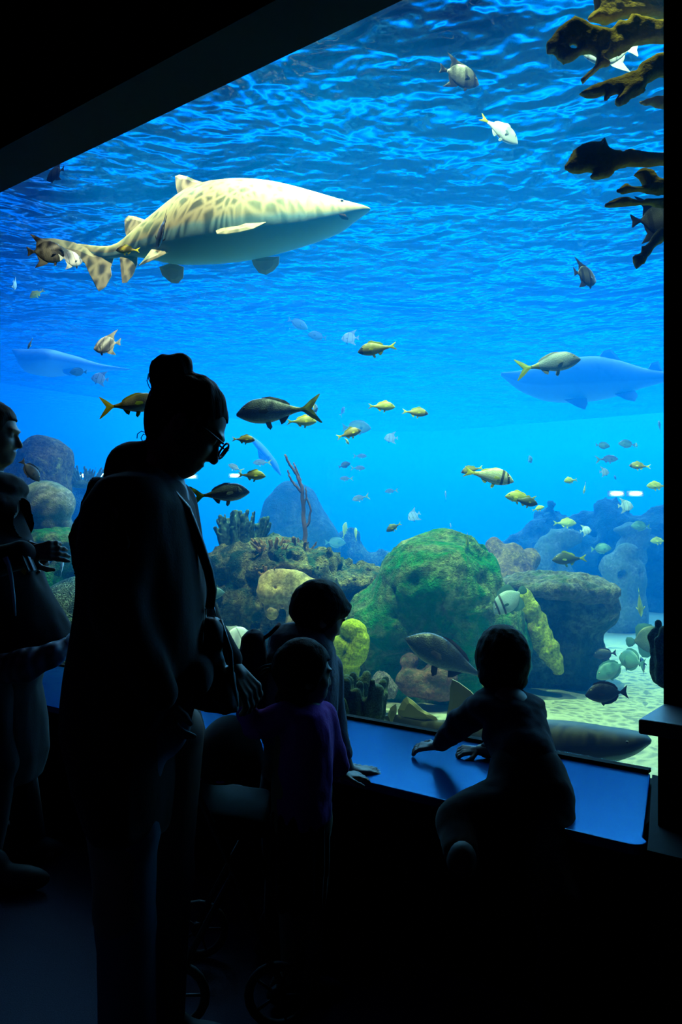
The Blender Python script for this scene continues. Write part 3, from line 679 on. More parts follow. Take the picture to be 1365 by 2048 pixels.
SP_FINS = [('tail_fin', [(-.34, .03), (-.42, .06), (-.54, .15), (-.56, .13), (-.53, 0), (-.56, -.13), (-.54, -.15), (-.42, -.06), (-.34, -.03)]), ('dorsal_fin', [(.2, .30), (.10, .38), (-.02, .39), (-.14, .43), (-.28, .50), (-.42, .55), (-.34, .42), (-.27, .30), (-.29, .2), (-.31, .1), (-.2, .15), (0, .25)]), ('anal_fin', [(.0, -.28), (-.08, -.36), (-.18, -.41), (-.30, -.46), (-.42, -.50), (-.33, -.37), (-.27, -.27), (-.30, -.18), (-.31, -.1), (-.2, -.15), (-.05, -.22)])]
TG_FINS = [('tail_fin', [(-.34, .02), (-.38, .04), (-.46, .10), (-.55, .17), (-.52, .08), (-.50, 0), (-.52, -.08), (-.55, -.17), (-.46, -.10), (-.38, -.04), (-.34, -.02)]), ('dorsal_fin', [(.32, .18), (.25, .25), (.1, .29), (-.1, .27), (-.24, .2), (-.31, .10), (-.3, .04), (-.1, .15), (.2, .18)]), ('anal_fin', [(.14, -.22), (.05, -.27), (-.1, -.26), (-.24, -.19), (-.31, -.09), (-.3, -.04), (-.1, -.15), (.1, -.18)])]
AN_FINS = [('tail_fin', [(-.34, .04), (-.42, .10), (-.52, .11), (-.56, .05), (-.56, -.05), (-.52, -.11), (-.42, -.10), (-.34, -.04)]), ('dorsal_fin', [(.2, .26), (.1, .34), (-.05, .38), (-.2, .38), (-.29, .30), (-.3, .14), (-.31, .06), (-.1, .2)]), ('anal_fin', [(.1, -.26), (0, -.34), (-.12, -.38), (-.24, -.36), (-.3, -.26), (-.3, -.12), (-.31, -.06), (-.1, -.2)])]
SPEC = {
 'grunt': dict(hs=1.22, top=PROF_GR_T, bot=PROF_GR_B, fins=GR_FINS, pec=(.2, -.03), pel=(.12, -.13), eye=(.36, .05, .026), mat=fishmat('grunt_skin', (.50, .48, .03), (.72, .70, .08), (.60, .70, .20), stripes=(150, (.42, .48, .08))), fmat={'all': YELF, 'tail_fin': OLIF}),
 'brown_grunt': dict(hs=1.22, top=PROF_GR_T, bot=PROF_GR_B, fins=GR_FINS, pec=(.2, -.03), pel=(.12, -.13), eye=(.36, .05, .026), mat=fishmat('brown_grunt_skin', (.34, .26, .02), (.52, .42, .05), (.30, .30, .08), headcol=None, bands=[(.42, .07, 0)], bandcol=(.05, .06, .06)), fmat={'all': YELF, 'tail_fin': YELF, 'dorsal_fin': OLIF}),
 'dark_grunt': dict(hs=1.22, top=PROF_GR_T, bot=PROF_GR_B, fins=GR_FINS, pec=(.2, -.03), pel=(.12, -.13), eye=(.36, .05, .026), mat=fishmat('dark_grunt_skin', (.05, .07, .02), (.08, .11, .03), (.06, .08, .04)), fmat={'all': OLIF}),
 'snapper': dict(hs=1.42, top=PROF_SN_T, bot=PROF_SN_B, fins=SN_FINS, pec=(.2, -.03), pel=(.12, -.11), eye=(.39, .03, .019), mat=fishmat('snapper_skin', (.11, .14, .18), (.21, .27, .33), (.30, .41, .48), bands=None, tailx=-.22, tailcol=(.28, .28, .05)), fmat={'all': GREYF, 'tail_fin': OLIF, 'pelvic_fin': PALEF}),
 'dark_snapper': dict(hs=1.35, top=PROF_SN_T, bot=PROF_SN_B, fins=SN_FINS, pec=(.2, -.03), pel=(.12, -.11), eye=(.39, .03, .017), mat=fishmat('dark_snapper_skin', (.03, .035, .03), (.05, .07, .07), (.07, .12, .14)), fmat={'all': DARKF, 'tail_fin': OLIF}),
 'yellow_snapper': dict(hs=1.42, top=PROF_SN_T, bot=PROF_SN_B, fins=SN_FINS, pec=(.2, -.03), pel=(.12, -.11), eye=(.39, .03, .019), mat=fishmat('yellow_snapper_skin', (.34, .30, .10), (.40, .40, .30), (.30, .40, .42), tailx=-.2, tailcol=(.45, .42, .04)), fmat={'all': OLIF, 'tail_fin': YELF}),
 'porkfish': dict(top=[(x, z*1.22) for x, z in PROF_GR_T], bot=[(x, z*1.12) for x, z in PROF_GR_B], fins=GR_FINS, pec=(.2, -.03), pel=(.12, -.15), eye=(.38, .05, .026), mat=fishmat('porkfish_skin', (.6, .62, .32), (.72, .74, .55), (.6, .66, .5), bands=[(.38, .03, .25), (.25, .035, -.05)], bandcol=(.02, .025, .03), stripes=(120, (.6, .56, .12)), tailx=-.26, tailcol=(.6, .56, .05)), fmat={'all': YELF}),
 'spadefish': dict(top=PROF_SP_T, bot=PROF_SP_B, fins=SP_FINS, pec=(.22, -.06), pel=(.2, -.30), eye=(.38, .06, .03), mat=fishmat('spadefish_skin', (.055, .052, .045), (.13, .115, .09), (.07, .07, .065), bands=[(.37, .05, .1), (.12, .05, .1), (-.18, .06, .05)]), fmat={'all': DARKF}),
 'pale_spadefish': dict(top=PROF_SP_T, bot=PROF_SP_B, fins=SP_FINS, pec=(.22, -.06), pel=(.2, -.30), eye=(.38, .06, .03), mat=fishmat('pale_spadefish_skin', (.78, .82, .84), (.88, .90, .90), (.8, .82, .8), bands=[(.37, .025, .1), (.10, .02, .1), (-.16, .02, .05)], bandcol=(.35, .38, .4), spots=.15), fmat={'all': PALEF, 'pelvic_fin': DARKF}),
 'tang': dict(top=PROF_TG_T, bot=PROF_TG_B, fins=TG_FINS, pec=(.2, -.03), pel=(.14, -.2), eye=(.36, .08, .022), mat=fishmat('tang_skin', (.012, .02, .028), (.02, .035, .045), (.02, .03, .04), spots=.1), fmat={'all': DARKF}),
 'teal_tang': dict(top=PROF_TG_T, bot=PROF_TG_B, fins=TG_FINS, pec=(.2, -.03), pel=(.14, -.2), eye=(.36, .08, .022), mat=fishmat('teal_tang_skin', (.10, .26, .24), (.14, .34, .30), (.16, .30, .28), spots=.2), fmat={'all': TEALF}),
 'angelfish': dict(top=[(x, z*.9) for x, z in PROF_SP_T], bot=[(x, z*.9) for x, z in PROF_SP_B], fins=AN_FINS, pec=(.2, -.03), pel=(.16, -.25), eye=(.38, .06, .024), mat=fishmat('angelfish_skin', (.10, .15, .08), (.18, .24, .12), (.14, .20, .10), spots=.5), fmat={'all': TEALF}),
 'silver': dict(hs=1.50, top=PROF_GR_T, bot=PROF_GR_B, fins=GR_FINS, pec=(.2, -.03), pel=(.12, -.13), eye=(.36, .05, .024), mat=fishmat('silver_skin', (.62, .60, .52), (.78, .76, .72), (.85, .83, .8), spots=.2), fmat={'all': PALEF, 'tail_fin': YELF}),
 'banded': dict(top=[(x, z*.8) for x, z in PROF_SP_T], bot=[(x, z*.8) for x, z in PROF_SP_B], fins=AN_FINS, pec=(.2, -.03), pel=(.16, -.24), eye=(.38, .06, .026), mat=fishmat('banded_skin', (.35, .5, .5), (.40, .58, .62), (.4, .55, .5), bands=[(.36, .03, .3), (.2, .035, .3)], spots=.1), fmat={'all': TEALF}),
}
PROTO = {}
def fish(kind, px, py, Y, length_px, yaw, pitch, label, cat='fish', roll=0, group=None, squash=1):
    """length_px: full length seen broadside; yaw 0 faces right, 180 faces left; pitch > 0 noses up"""
    if kind not in PROTO: PROTO[kind] = build_fish(kind); r = PROTO[kind]
    else: r = copy_tree(PROTO[kind])
    L = length_px*Y/F/1.07
    if not roll: roll = 13 if math.cos(R(yaw)) < 0 else -13      # fish heel a little towards the light
    r.scale = (L, L*squash, L); r.location = P(px, py, Y)
    r.rotation_mode = 'XYZ'
    m = Matrix.Rotation(R(yaw), 4, 'Z')@Matrix.Rotation(R(-pitch), 4, 'Y')@Matrix.Rotation(R(roll), 4, 'X')
    r.rotation_euler = m.to_euler(); r.name = NAMES.get(kind, kind)
    return props(r, label, cat, group)
NAMES = {'dark_snapper': 'snapper', 'brown_grunt': 'grunt', 'dark_grunt': 'grunt', 'yellow_snapper': 'snapper', 'pale_spadefish': 'spadefish', 'teal_tang': 'tang', 'silver': 'silver_fish', 'banded': 'banded_fish'}

# near and middle water, each fish with a description of its own
fish('spadefish', 922, 152, 4.3, 88, 15, -12, 'brown banded spadefish swimming right just below the bright ripples at the top')
fish('silver', 1002, 262, 4.4, 92, 14, -28, 'silvery white fish nosing down to the right with a yellow tail, below the brown spadefish', roll=-15)
fish('spadefish', 1172, 552, 4.0, 70, 35, -4, 'dark spadefish with a tall swept fin, turned right in open water below the elkhorn coral')
fish('spadefish', 1318, 442, 3.3, 110, 5, 2, 'dark teal spadefish half hidden by the pillar under the lower elkhorn branches')
fish('pale_spadefish', 1218, 102, 3.8, 110, 172, 3, 'grey spadefish behind the broad elkhorn blades in the top right corner')
fish('spadefish', 110, 348, 5.2, 52, 150, -12, 'small brown spadefish under the dark edge of the window at upper left')
fish('spadefish', 96, 505, 4.8, 76, 28, 6, 'black spadefish with long swept fins beside the shark\'s tail')
fish('pale_spadefish', 143, 518, 4.85, 52, 50, 8, 'small pale spadefish just right of the black one at the shark\'s tail')
fish('spadefish', 323, 466, 4.75, 78, 118, -26, 'slim looking dark spadefish turned nearly edge on before the shark\'s flank')
fish('pale_spadefish', 213, 690, 4.8, 62, 165, -8, 'white spadefish with dark edged fins facing left above the bun haired woman', roll=20)
fish('brown_grunt', 254, 500, 4.75, 50, 172, 3, 'yellow brown fish with a yellow tail in front of the shark\'s rear body')
fish('snapper', 548, 822, 4.0, 160, 184, -4, 'large grey blue snapper facing left with a deeply forked tail right of the woman\'s head')
fish('snapper', 1104, 727, 4.2, 120, -10, 9, 'grey snapper with a yellow tail facing right before the hazy shark')
fish('yellow_snapper', 268, 808, 4.2, 120, -4, 6, 'yellow backed snapper going right and half hidden by the woman\'s head')
fish('snapper', 447, 987, 3.9, 112, 4, 6, 'grey snapper with a green forked tail just below the woman\'s chin')
fish('dark_snapper', 896, 1316, 3.9, 196, 174, 27, 'big dark snapper diving nose up left behind the crawling toddler\'s head')
fish('grunt', 766, 813, 4.6, 54, -4, -2, 'pale yellow grunt facing right in the middle of the open water')
fish('brown_grunt', 833, 825, 4.7, 52, -8, -6, 'olive grunt facing right just right of the pale yellow one')
fish('brown_grunt', 752, 698, 4.3, 78, 180, -9, 'brown yellow grunt facing left in open water right of the shark\'s belly')
fish('brown_grunt', 700, 867, 4.6, 52, 12, 18, 'olive grunt angled up to the right above a tiny yellow fish')
fish('grunt', 694, 882, 4.9, 24, 60, -30, 'tiny bright yellow fish tucked under the olive grunt')
fish('grunt', 606, 843, 4.5, 60, 8, 2, 'yellow green grunt under the tail of the large grey snapper')
fish('dark_grunt', 630, 818, 4.7, 46, 78, 20, 'small fish turned away with a yellow tail beside the large snapper\'s tail')
fish('brown_grunt', 489, 879, 4.2, 46, -2, -2, 'brown olive grunt facing right beside the woman\'s glasses')
fish('grunt', 506, 951, 4.2, 56, -4, -3, 'bright yellow grunt facing right above the grey snapper')
fish('porkfish', 982, 953, 4.3, 100, -6, -12, 'porkfish with black head bands and yellow fins facing right')
fish('brown_grunt', 943, 940, 4.8, 44, 170, -12, 'grunt mostly hidden behind the porkfish\'s tail')
fish('grunt', 1040, 995, 4.5, 62, 176, 6, 'yellow grunt facing left overlapping a dark one')
fish('dark_grunt', 1052, 1003, 4.3, 56, 10, -10, 'dark olive grunt facing right in front of the yellow one')
fish('grunt', 1078, 1017, 5.6, 26, 0, 18, 'little green fish tail right behind the dark olive grunt', squash=1)
fish('grunt', 1141, 961, 5.4, 34, 205, -6, 'small round olive grunt facing left over the far right reef')
fish('brown_grunt', 1279, 932, 5.4, 42, 176, 4, 'small brown and white grunt near the pillar over the lamps')
fish('grunt', 1314, 972, 5.6, 44, 182, 1, 'yellow green fish cut by the pillar edge above the far reef')
fish('dark_grunt', 1137, 1118, 5.0, 68, 178, -3, 'dark olive fish facing left just above the capped boulder')
fish('dark_grunt', 787, 1055, 5.2, 36, 200, -26, 'small dark fish heading down left of the big boulder\'s top')
fish('grunt', 936, 1082, 4.9, 38, 80, -50, 'yellow green fish tail up on the crest of the big boulder')
fish('banded', 1018, 1202, 4.4, 84, 188, -36, 'silvery teal fish with two black head bands nosing down before the big boulder')
fish('tang', 1212, 1386, 3.6, 88, 180, -3, 'black surgeonfish facing left just above the sand near the pillar')
fish('teal_tang', 1222, 1340, 4.8, 74, 190, -24, 'teal surgeonfish nosing down to the sand right of the dark boulder')
fish('teal_tang', 1263, 1320, 4.6, 84, 105, 4, 'slim dark surgeonfish seen nearly edge on above the sand')
fish('tang', 1286, 1330, 5.0, 58, 70, 10, 'small dark surgeonfish tucked right of the edge on one')
fish('angelfish', 1300, 1280, 4.7, 96, 8, 4, 'big greenish angelfish with rounded fins by the pillar above the sand')
fish('tang', 1209, 1308, 5.0, 48, 150, -10, 'small dark fish hugging the right side of the dark boulder')
fish('grunt', 1281, 1208, 5.3, 66, 62, -58, 'greenish yellow fish pointing down with its tail up right of the dark boulder')
fish('tang', 62, 942, 4.9, 56, 35, -48, 'dark blue surgeonfish nosing down by the left person\'s chin')
fish('grunt', 73, 588, 6.5, 34, 215, -35, 'small green speckled fish in the dim water left below the shark\'s tail')
fish('pale_spadefish', 29, 570, 6.5, 26, 100, -20, 'tiny pale fish seen edge on at the far left below the shark')
fish('brown_grunt', 60, 688, 6.2, 26, 140, -45, 'tiny pale brown fish left of the white spadefish')
fish('pale_spadefish', 124, 1133, 5.4, 42, 100, 60, 'pale upright fish edge on above the brain coral')
fish('grunt', 478, 1330, 4.3, 70, 120, -30, 'yellow and pale blue fish mostly hidden behind the toddler backpack')
fish('pale_spadefish', 474, 1282, 4.5, 84, 40, 10, 'round pale fish rising behind the toddler backpack')
fish('teal_tang', 424, 1188, 4.6, 54, 10, 10, 'pale teal fish at the edge of the woman\'s bag strap')
fish('grunt', 445, 1118, 5.2, 20, 20, -10, 'tiny greenish fish before the shaded left end of the craggy reef rock') if False else None
# hazy fish far out: nothing but place tells them apart
far = [(470, 935, 7.6, 34, 160, 25, 'snapper', 'hazy grey fish above the yellow grunt by the woman\'s chest'), (523, 925, 8.5, 36, 180, 0, 'snapper', 'faint grey fish left of the whip coral\'s tips'),
 (690, 930, 8, 26, 10, 20, 'tang', 'faint dark fish right of the whip coral, highest of its cluster'), (692, 957, 8.5, 26, 180, 0, 'snapper', 'faint dark fish under the highest one right of the whip coral'), (718, 936, 8.8, 28, 0, 0, 'snapper', 'faint slim fish between the whip coral and open water'), (722, 912, 9, 26, 0, 0, 'snapper', 'faint slim fish above the cluster right of the whip coral'),
 (720, 996, 8.2, 36, 200, -12, 'snapper', 'faint olive fish nosing down above the distant pale rocks'), (782, 982, 8.8, 26, 185, -5, 'snapper', 'faint slim fish halfway between whip coral and porkfish'), (782, 876, 8.8, 28, 180, 0, 'pale_spadefish', 'very faint pale fish under the olive grunt in open water'), (828, 1032, 8.6, 30, 200, -25, 'pale_spadefish', 'faint pale fish left above the big boulder'), (892, 990, 9, 20, 90, 70, 'silver', 'faint upright sliver of a fish left of the porkfish'), (902, 1052, 8.6, 18, 90, 40, 'silver', 'faint pale speck of a fish over the big boulder\'s top'),
 (1061, 919, 7.5, 30, 60, 20, 'teal_tang', 'hazy teal round fish above and right of the porkfish'), (1207, 891, 7.4, 30, 0, -4, 'teal_tang', 'hazy teal fish near the top of the cluster over the far reef'), (1217, 918, 7.6, 44, 2, 3, 'snapper', 'hazy long dark fish over the far right reef'), (1254, 888, 7.4, 34, 160, 10, 'teal_tang', 'pale teal fish meeting a yellow green one near the pillar'), (1274, 891, 7.2, 24, 70, 20, 'grunt', 'small yellow green fish meeting a pale one near the pillar'),
 (1210, 944, 7.6, 24, 20, 0, 'pale_spadefish', 'small pale teal fish under the hazy long dark one'), (1231, 955, 7.8, 20, 60, 0, 'teal_tang', 'small round teal fish above the dash shaped lamps'), (1170, 977, 6.6, 26, 95, -65, 'grunt', 'thin yellow green fish pointing down over the far right reef'), (1253, 1012, 7, 34, 10, 0, 'pale_spadefish', 'pale blue round fish just below the dash shaped lamps'),
 (1132, 1046, 7, 46, 0, 0, 'grunt', 'teal yellow fish in front of the sloping teal shelf'), (1173, 1061, 7, 26, 15, 8, 'pale_spadefish', 'small pale teal fish right of the sloping teal shelf'), (1204, 1097, 6.8, 42, -5, 5, 'teal_tang', 'pale teal fish left above the hollow eyed rock'), (1281, 1052, 7, 40, 180, 3, 'teal_tang', 'pale teal fish before the knob on the hollow eyed rock'), (1318, 1082, 6.8, 36, 180, 0, 'grunt', 'yellow green hazy fish by the pillar right of the hollow eyed rock'), (1320, 852, 7.6, 30, 80, 60, 'teal_tang', 'hazy upright fish at the pillar\'s edge under the hazy shark'),
 (156, 744, 8.6, 36, 180, 0, 'teal_tang', 'hazy round fish left of two at the end of the pale haze shape'), (199, 757, 8.6, 36, 180, 8, 'pale_spadefish', 'hazy pale round fish below the white spadefish'), (700, 676, 8.6, 36, 170, 0, 'pale_spadefish', 'hazy pale cyan fish left above the brown yellow grunt'), (597, 648, 9, 46, 20, -20, 'teal_tang', 'hazy greenish fish in open water under the shark\'s chest'), (634, 672, 9, 40, 190, 10, 'teal_tang', 'hazy fish between the greenish and the pale cyan ones'), (686, 822, 9, 26, 60, 50, 'snapper', 'very faint dark fish right of the large snapper\'s tail'), (715, 855, 8.4, 60, 0, 0, 'teal_tang', 'wide hazy pale shape of a fish behind the olive grunt'),
 (690, 1060, 8.4, 40, 70, 60, 'grunt', 'hazy yellow green upright fish before the distant pale rocks'), (672, 1085, 8.6, 44, 10, 0, 'teal_tang', 'hazy teal fish low at the foot of the big hazy boulder'), (712, 1068, 8.2, 34, 95, 55, 'grunt', 'second hazy upright fish right before the distant pale rocks')]
for px, py, Y, Lp, yaw, pt, kind, lab in far:
    fish(kind, px, py, Y, Lp, yaw, pt, lab, group='hazy fish in the far water')

# ================================================================ SHARKS
def sharkmat(name, top, belly, line=.56, spots=.25):
    s = NT(name); v = s.coord('Object'); at = s.new('ShaderNodeAttribute'); at.attribute_name = 'belly'
    n = s.noise(v, 7, 4); f_ = s.math('ADD', at.outputs['Fac'], s.math('MULTIPLY', s.math('SUBTRACT', n, .5), .10))
    t_ = s.mix(s.ramp(s.noise(v, 5.5, 2), [(.56, 0), (.68, spots)]), top, tuple(c*.4 for c in top))
    s.set(s.mix(s.ramp(f_, [(line, 0), (line+.07, 1)]), t_, belly), .55, .35); s.bump(s.noise(v, 160, 3), .2, .002); return s.m
def shark(name, label, pl, top, bot, wfac, mats, finlist, eye_at=None, mouth=None, yaw_extra=0, bendpts=None, gills=None, N=56):
    """outline traced as pixel points for the back (top) and the belly (bot) on a standing plane"""
    T = sorted(pl.uz(*p) for p in top); B = sorted(pl.uz(*p) for p in bot)
    x0 = max(T[0][0], B[0][0]); x1 = min(T[-1][0], B[-1][0]); xs = x0+(x1-x0)*(.5-.5*np.cos(np.linspace(0, math.pi, N)))
    tp = smooth_prof(T, xs); bt = smooth_prof(B, xs); tp[0], bt[0] = T[0][1], B[0][1]; tp = np.maximum(tp, bt+.004)
    h = (tp-bt)/2; wd = h*interp(wfac, (xs-x0)/(x1-x0)); yc = interp(bendpts, (xs-x0)/(x1-x0)) if bendpts else None
    root = empty(name, pl.o, label, 'shark', rot=pl.rot())
    body = loft('body', xs, tp, bt, wd, mats[0], root, 28, 2.15, yc)
    def yat(u): return 0 if yc is None else float(np.interp(u, xs, yc))
    for nm, pts, y, tilt, th in finlist:
        q = [pl.uz(*p) for p in pts]; r0 = q[0]; u0, z0 = r0
        w_ = float(np.interp(u0, xs, wd)); o = fin(nm, [(a-u0, b-z0) for a, b in q], th, mats[1], root)
        o.location = (u0, yat(u0)+y*w_, z0); o.rotation_euler = (-R(tilt), 0, 0)
    if eye_at:
        u, z = pl.uz(*eye_at); w_ = float(np.interp(u, xs, wd))
        for s_ in (-1, 1):
            mb = bmesh.new(); bmesh.ops.create_uvsphere(mb, u_segments=14, v_segments=10, radius=.011)
            for f_ in mb.faces: f_.smooth = True; f_.material_index = 1 if f_.calc_center_median().y*s_ > .006 else 0
            me = bpy.data.meshes.new('eye'); mb.to_mesh(me); mb.free(); link('eye', me, [M_IRIS, M_PUPIL], root, (u, yat(u)+s_*w_*.80, z))
    if mouth:
        q = [pl.uz(*p) for p in mouth]; pts = []
        for a, b in q:
            w_ = float(np.interp(a, xs, wd)); pts.append((a, yat(a)-w_*.80, b))
        tube('mouth', pts, [.005]+[.018]*(len(pts)-2)+[.008], M_MOUTH, root, 8)
    if gills:
        for (a, b), (c_, d_) in gills:
            p0 = pl.uz(a, b); p1 = pl.uz(c_, d_); w_ = float(np.interp(p0[0], xs, wd)); pts = []
            for k in range(6):
                t_ = k/5; u = p0[0]+(p1[0]-p0[0])*t_; z = p0[1]+(p1[1]-p0[1])*t_; tt = np.interp(u, xs, tp); bb = np.interp(u, xs, bt); ww = np.interp(u, xs, wd)
                si = np.clip((z-(tt+bb)/2)/((tt-bb)/2), -1, 1); pts.append((u, yat(u)-ww*(1-abs(si)**2.15)**(1/2.15)+.002, z))
            tube('gill_slit', pts, .005, M_MOUTH, root, 6)
    return root
M_MOUTH = simple('mouth_dark', (.03, .02, .02), .8)
M_SHARK = sharkmat('sand_shark_skin', (.46, .39, .21), (.20, .34, .34)); M_SHFIN = sharkmat('sand_shark_fin', (.50, .43, .27), (.3, .33, .3), .9)
pl = Plane(500, 440, 5.2, -6)
shark('shark', 'big sand coloured shark dappled with light, swimming right near the surface', pl,
  [(112, 474), (150, 479), (200, 487), (228, 489), (250, 468), (275, 447), (305, 428), (340, 403), (375, 378), (410, 368), (450, 363), (500, 361), (550, 367), (600, 378), (640, 391), (680, 404), (710, 411), (735, 417), (742, 421)],
  [(112, 478), (150, 497), (190, 512), (228, 512), (250, 508), (285, 512), (320, 521), (350, 527), (400, 527), (450, 524), (500, 517), (560, 503), (610, 489), (660, 472), (692, 460), (700, 450), (715, 440), (735, 429), (742, 423)],
  [(0, .35), (.2, .45), (.35, .7), (.6, .85), (.8, .95), (.92, 1.3), (1, 1.6)], (M_SHARK, M_SHFIN),
  [('dorsal_fin', [(385, 385), (360, 402), (352, 375), (350, 352), (358, 349), (374, 352), (392, 360), (420, 368), (410, 390)], 0, 0, .014),
   ('dorsal_fin', [(272, 462), (252, 478), (247, 458), (246, 436), (254, 428), (270, 430), (286, 436), (298, 440), (290, 456)], 0, 0, .012),
   ('pectoral_fin', [(535, 468), (545, 466), (520, 484), (495, 492), (470, 497), (452, 496), (449, 488), (458, 482), (490, 478), (515, 466)], -.9, 28, .013),
   ('pectoral_fin', [(530, 500), (552, 500), (550, 515), (538, 528), (522, 536), (508, 532), (498, 518), (494, 503)], .6, -24, .012),
   ('pelvic_fin', [(325, 508), (350, 508), (336, 520), (312, 535), (291, 546), (300, 528), (310, 505)], -.7, 24, .011),
   ('pelvic_fin', [(335, 515), (358, 524), (354, 545), (342, 556), (328, 555), (312, 540), (308, 524)], .6, -24, .011),
   ('anal_fin', [(255, 500), (272, 500), (271, 525), (262, 548), (250, 562), (241, 563), (238, 535), (236, 512)], 0, 0, .011),
   ('tail_fin', [(190, 500), (222, 505), (214, 530), (216, 545), (204, 568), (190, 577), (184, 568), (178, 545), (166, 525), (140, 502), (112, 486), (82, 478), (75, 470), (100, 470), (140, 478)], 0, 0, .013)],
  eye_at=(688, 415), mouth=[(700, 450), (692, 446), (678, 441), (668, 441)],
  bendpts=[(0, .10), (.25, .03), (.5, 0), (.8, 0), (1, -.03)])
M_NURSE = sharkmat('nurse_shark_skin', (.09, .085, .035), (.28, .36, .25), .66, .5); M_NFIN = sharkmat('nurse_shark_fin', (.42, .38, .14), (.3, .28, .1), .9)
pl = Plane(1040, 1470, 3.42, -30)
shark('shark', 'dark olive shark lying low along the foot of the window, head by the pillar', pl,
  [(770, 1432), (800, 1428), (840, 1440), (900, 1440), (960, 1436), (1020, 1436), (1080, 1440), (1140, 1443), (1200, 1452), (1250, 1460), (1290, 1468), (1303, 1480)],
  [(770, 1440), (800, 1462), (840, 1480), (900, 1500), (960, 1520), (1020, 1540), (1080, 1552), (1140, 1548), (1190, 1532), (1240, 1520), (1275, 1508), (1303, 1486)],
  [(0, .3), (.3, .7), (.6, 1.0), (.85, 1.3), (1, 2.2)], (M_NURSE, M_NFIN),
  [('dorsal_fin', [(920, 1440), (892, 1442), (896, 1425), (902, 1400), (905, 1372), (910, 1356), (922, 1362), (945, 1380), (962, 1400), (962, 1436)], 0, -8, .012),
   ('dorsal_fin', [(830, 1440), (798, 1440), (796, 1420), (805, 1400), (812, 1394), (824, 1402), (845, 1420), (872, 1434), (880, 1445)], 0, 8, .012),
   ('tail_fin', [(795, 1445), (800, 1462), (782, 1455), (776, 1430), (782, 1415), (792, 1408), (794, 1420), (792, 1435)], 0, 0, .010),
   ('pectoral_fin', [(1120, 1510), (1160, 1515), (1130, 1545), (1090, 1562), (1070, 1558), (1090, 1530)], -.8, 40, .012)],
  eye_at=(1262, 1478))
M_HAZESK = sharkmat('far_shark_skin', (.07, .10, .10), (.14, .2, .2), .6, .9)
pl = Plane(1170, 765, 11, 8)
shark('shark', 'hazy blue shark in the distance at right behind the grey snapper', pl,
  [(1003, 745), (1040, 742), (1090, 728), (1140, 716), (1190, 712), (1240, 722), (1290, 738), (1340, 745), (1390, 748)],
  [(1003, 752), (1040, 782), (1090, 802), (1140, 806), (1190, 803), (1240, 792), (1290, 775), (1340, 762), (1390, 756)],
  [(0, .5), (.3, .9), (1, .7)], (M_HAZESK, M_HAZESK),
  [('dorsal_fin', [(1220, 722), (1195, 718), (1208, 702), (1222, 698), (1232, 708), (1245, 725)], 0, 0, .015),
   ('dorsal_fin', [(1310, 742), (1296, 740), (1304, 726), (1318, 722), (1322, 735), (1328, 745)], 0, 0, .012),
   ('pectoral_fin', [(1150, 800), (1120, 803), (1140, 820), (1156, 828), (1164, 815), (1166, 800)], -.5, 30, .014),
   ('pelvic_fin', [(1245, 786), (1222, 792), (1240, 805), (1258, 810), (1268, 795), (1264, 782)], -.5, 30, .012),
   ('tail_fin', [(1380, 745), (1370, 758), (1410, 800), (1420, 790), (1400, 755), (1440, 700), (1430, 698)], 0, 0, .012)])
pl = Plane(110, 720, 12, 0)
shark('ray', 'faint pale ray gliding in the dim blue water at the left', pl,
  [(25, 698), (60, 700), (110, 702), (160, 715), (200, 728), (260, 738)], [(25, 702), (50, 745), (90, 752), (140, 745), (190, 742), (260, 740)],
  [(0, 1), (.4, 3.0), (.7, 2.0), (1, .6)], (M_HAZESK, M_HAZESK),
  [('pelvic_fin', [(150, 738), (130, 735), (136, 752), (150, 758), (164, 752), (166, 735)], -.5, 20, .012)])
bpy.data.objects['ray']['category'] = 'ray'
pl = Plane(525, 900, 12.5, -25)
shark('ray', 'long faint pale ray tail arching down left of the whip coral', pl,
  [(492, 870), (505, 872), (520, 884), (536, 902), (552, 922), (562, 948)], [(492, 874), (505, 884), (520, 902), (536, 920), (552, 942), (562, 952)],
  [(0, 1), (.5, 1.6), (1, .8)], (M_HAZESK, M_HAZESK), [('pelvic_fin', [(530, 905), (518, 900), (524, 918), (536, 924), (545, 915)], -.5, 20, .012)])
bpy.data.objects['ray.001']['category'] = 'ray'
# ================================================================ PEOPLE
def skinmat(name, c):
    s = NT(name); v = s.coord(); n = s.noise(v, 40, 3); s.set(s.mix(n, c, tuple(k*.8 for k in c)), .55, .35)
    s.b.inputs['Subsurface Weight'].default_value = 0; s.bump(s.noise(v, 400, 2), .1, .0006); return s.m
M_SKIN = skinmat('skin_warm', (.20, .13, .10)); M_SKIN2 = skinmat('skin_pale', (.24, .17, .13))
def hairmat(name, c):
    s = NT(name); v = s.coord(scale=(1, 1, .12)); n = s.noise(v, 240, 3); s.set(s.mix(n, c, tuple(k*1.6 for k in c)), .75, .12); s.bump(n, .6, .003); return s.m
M_HAIR = hairmat('dark_hair', (.008, .006, .005)); M_HAIR2 = hairmat('brown_hair', (.014, .009, .006))
M_CARD = cloth('black_fleece', (.030, .035, .045), (.012, .014, .020)); M_NAVY = cloth('navy_knit', (.020, .024, .07), (.010, .012, .035))
M_JEANS = cloth('blue_jeans', (.14, .30, .46), (.08, .18, .30), 240); M_DARKJ = cloth('dark_trousers', (.014, .016, .024), (.007, .008, .012), 200)
M_PURP = cloth('purple_cardigan', (.62, .10, .85), (.34, .05, .5), 120, bump=.6); M_GREYFL = cloth('grey_fleece', (.36, .38, .46), (.14, .15, .19), 110, bump=.9)
M_COAT = cloth('black_coat', (.014, .014, .02), (.008, .008, .012)); M_LEATH = simple('black_leather', (.010, .010, .013), .5, .3)
M_SHOE = simple('dark_shoe', (.02, .018, .018), .7); M_METAL = simple('buckle_metal', (.5, .5, .52), .3, .5, Metallic=1.0)
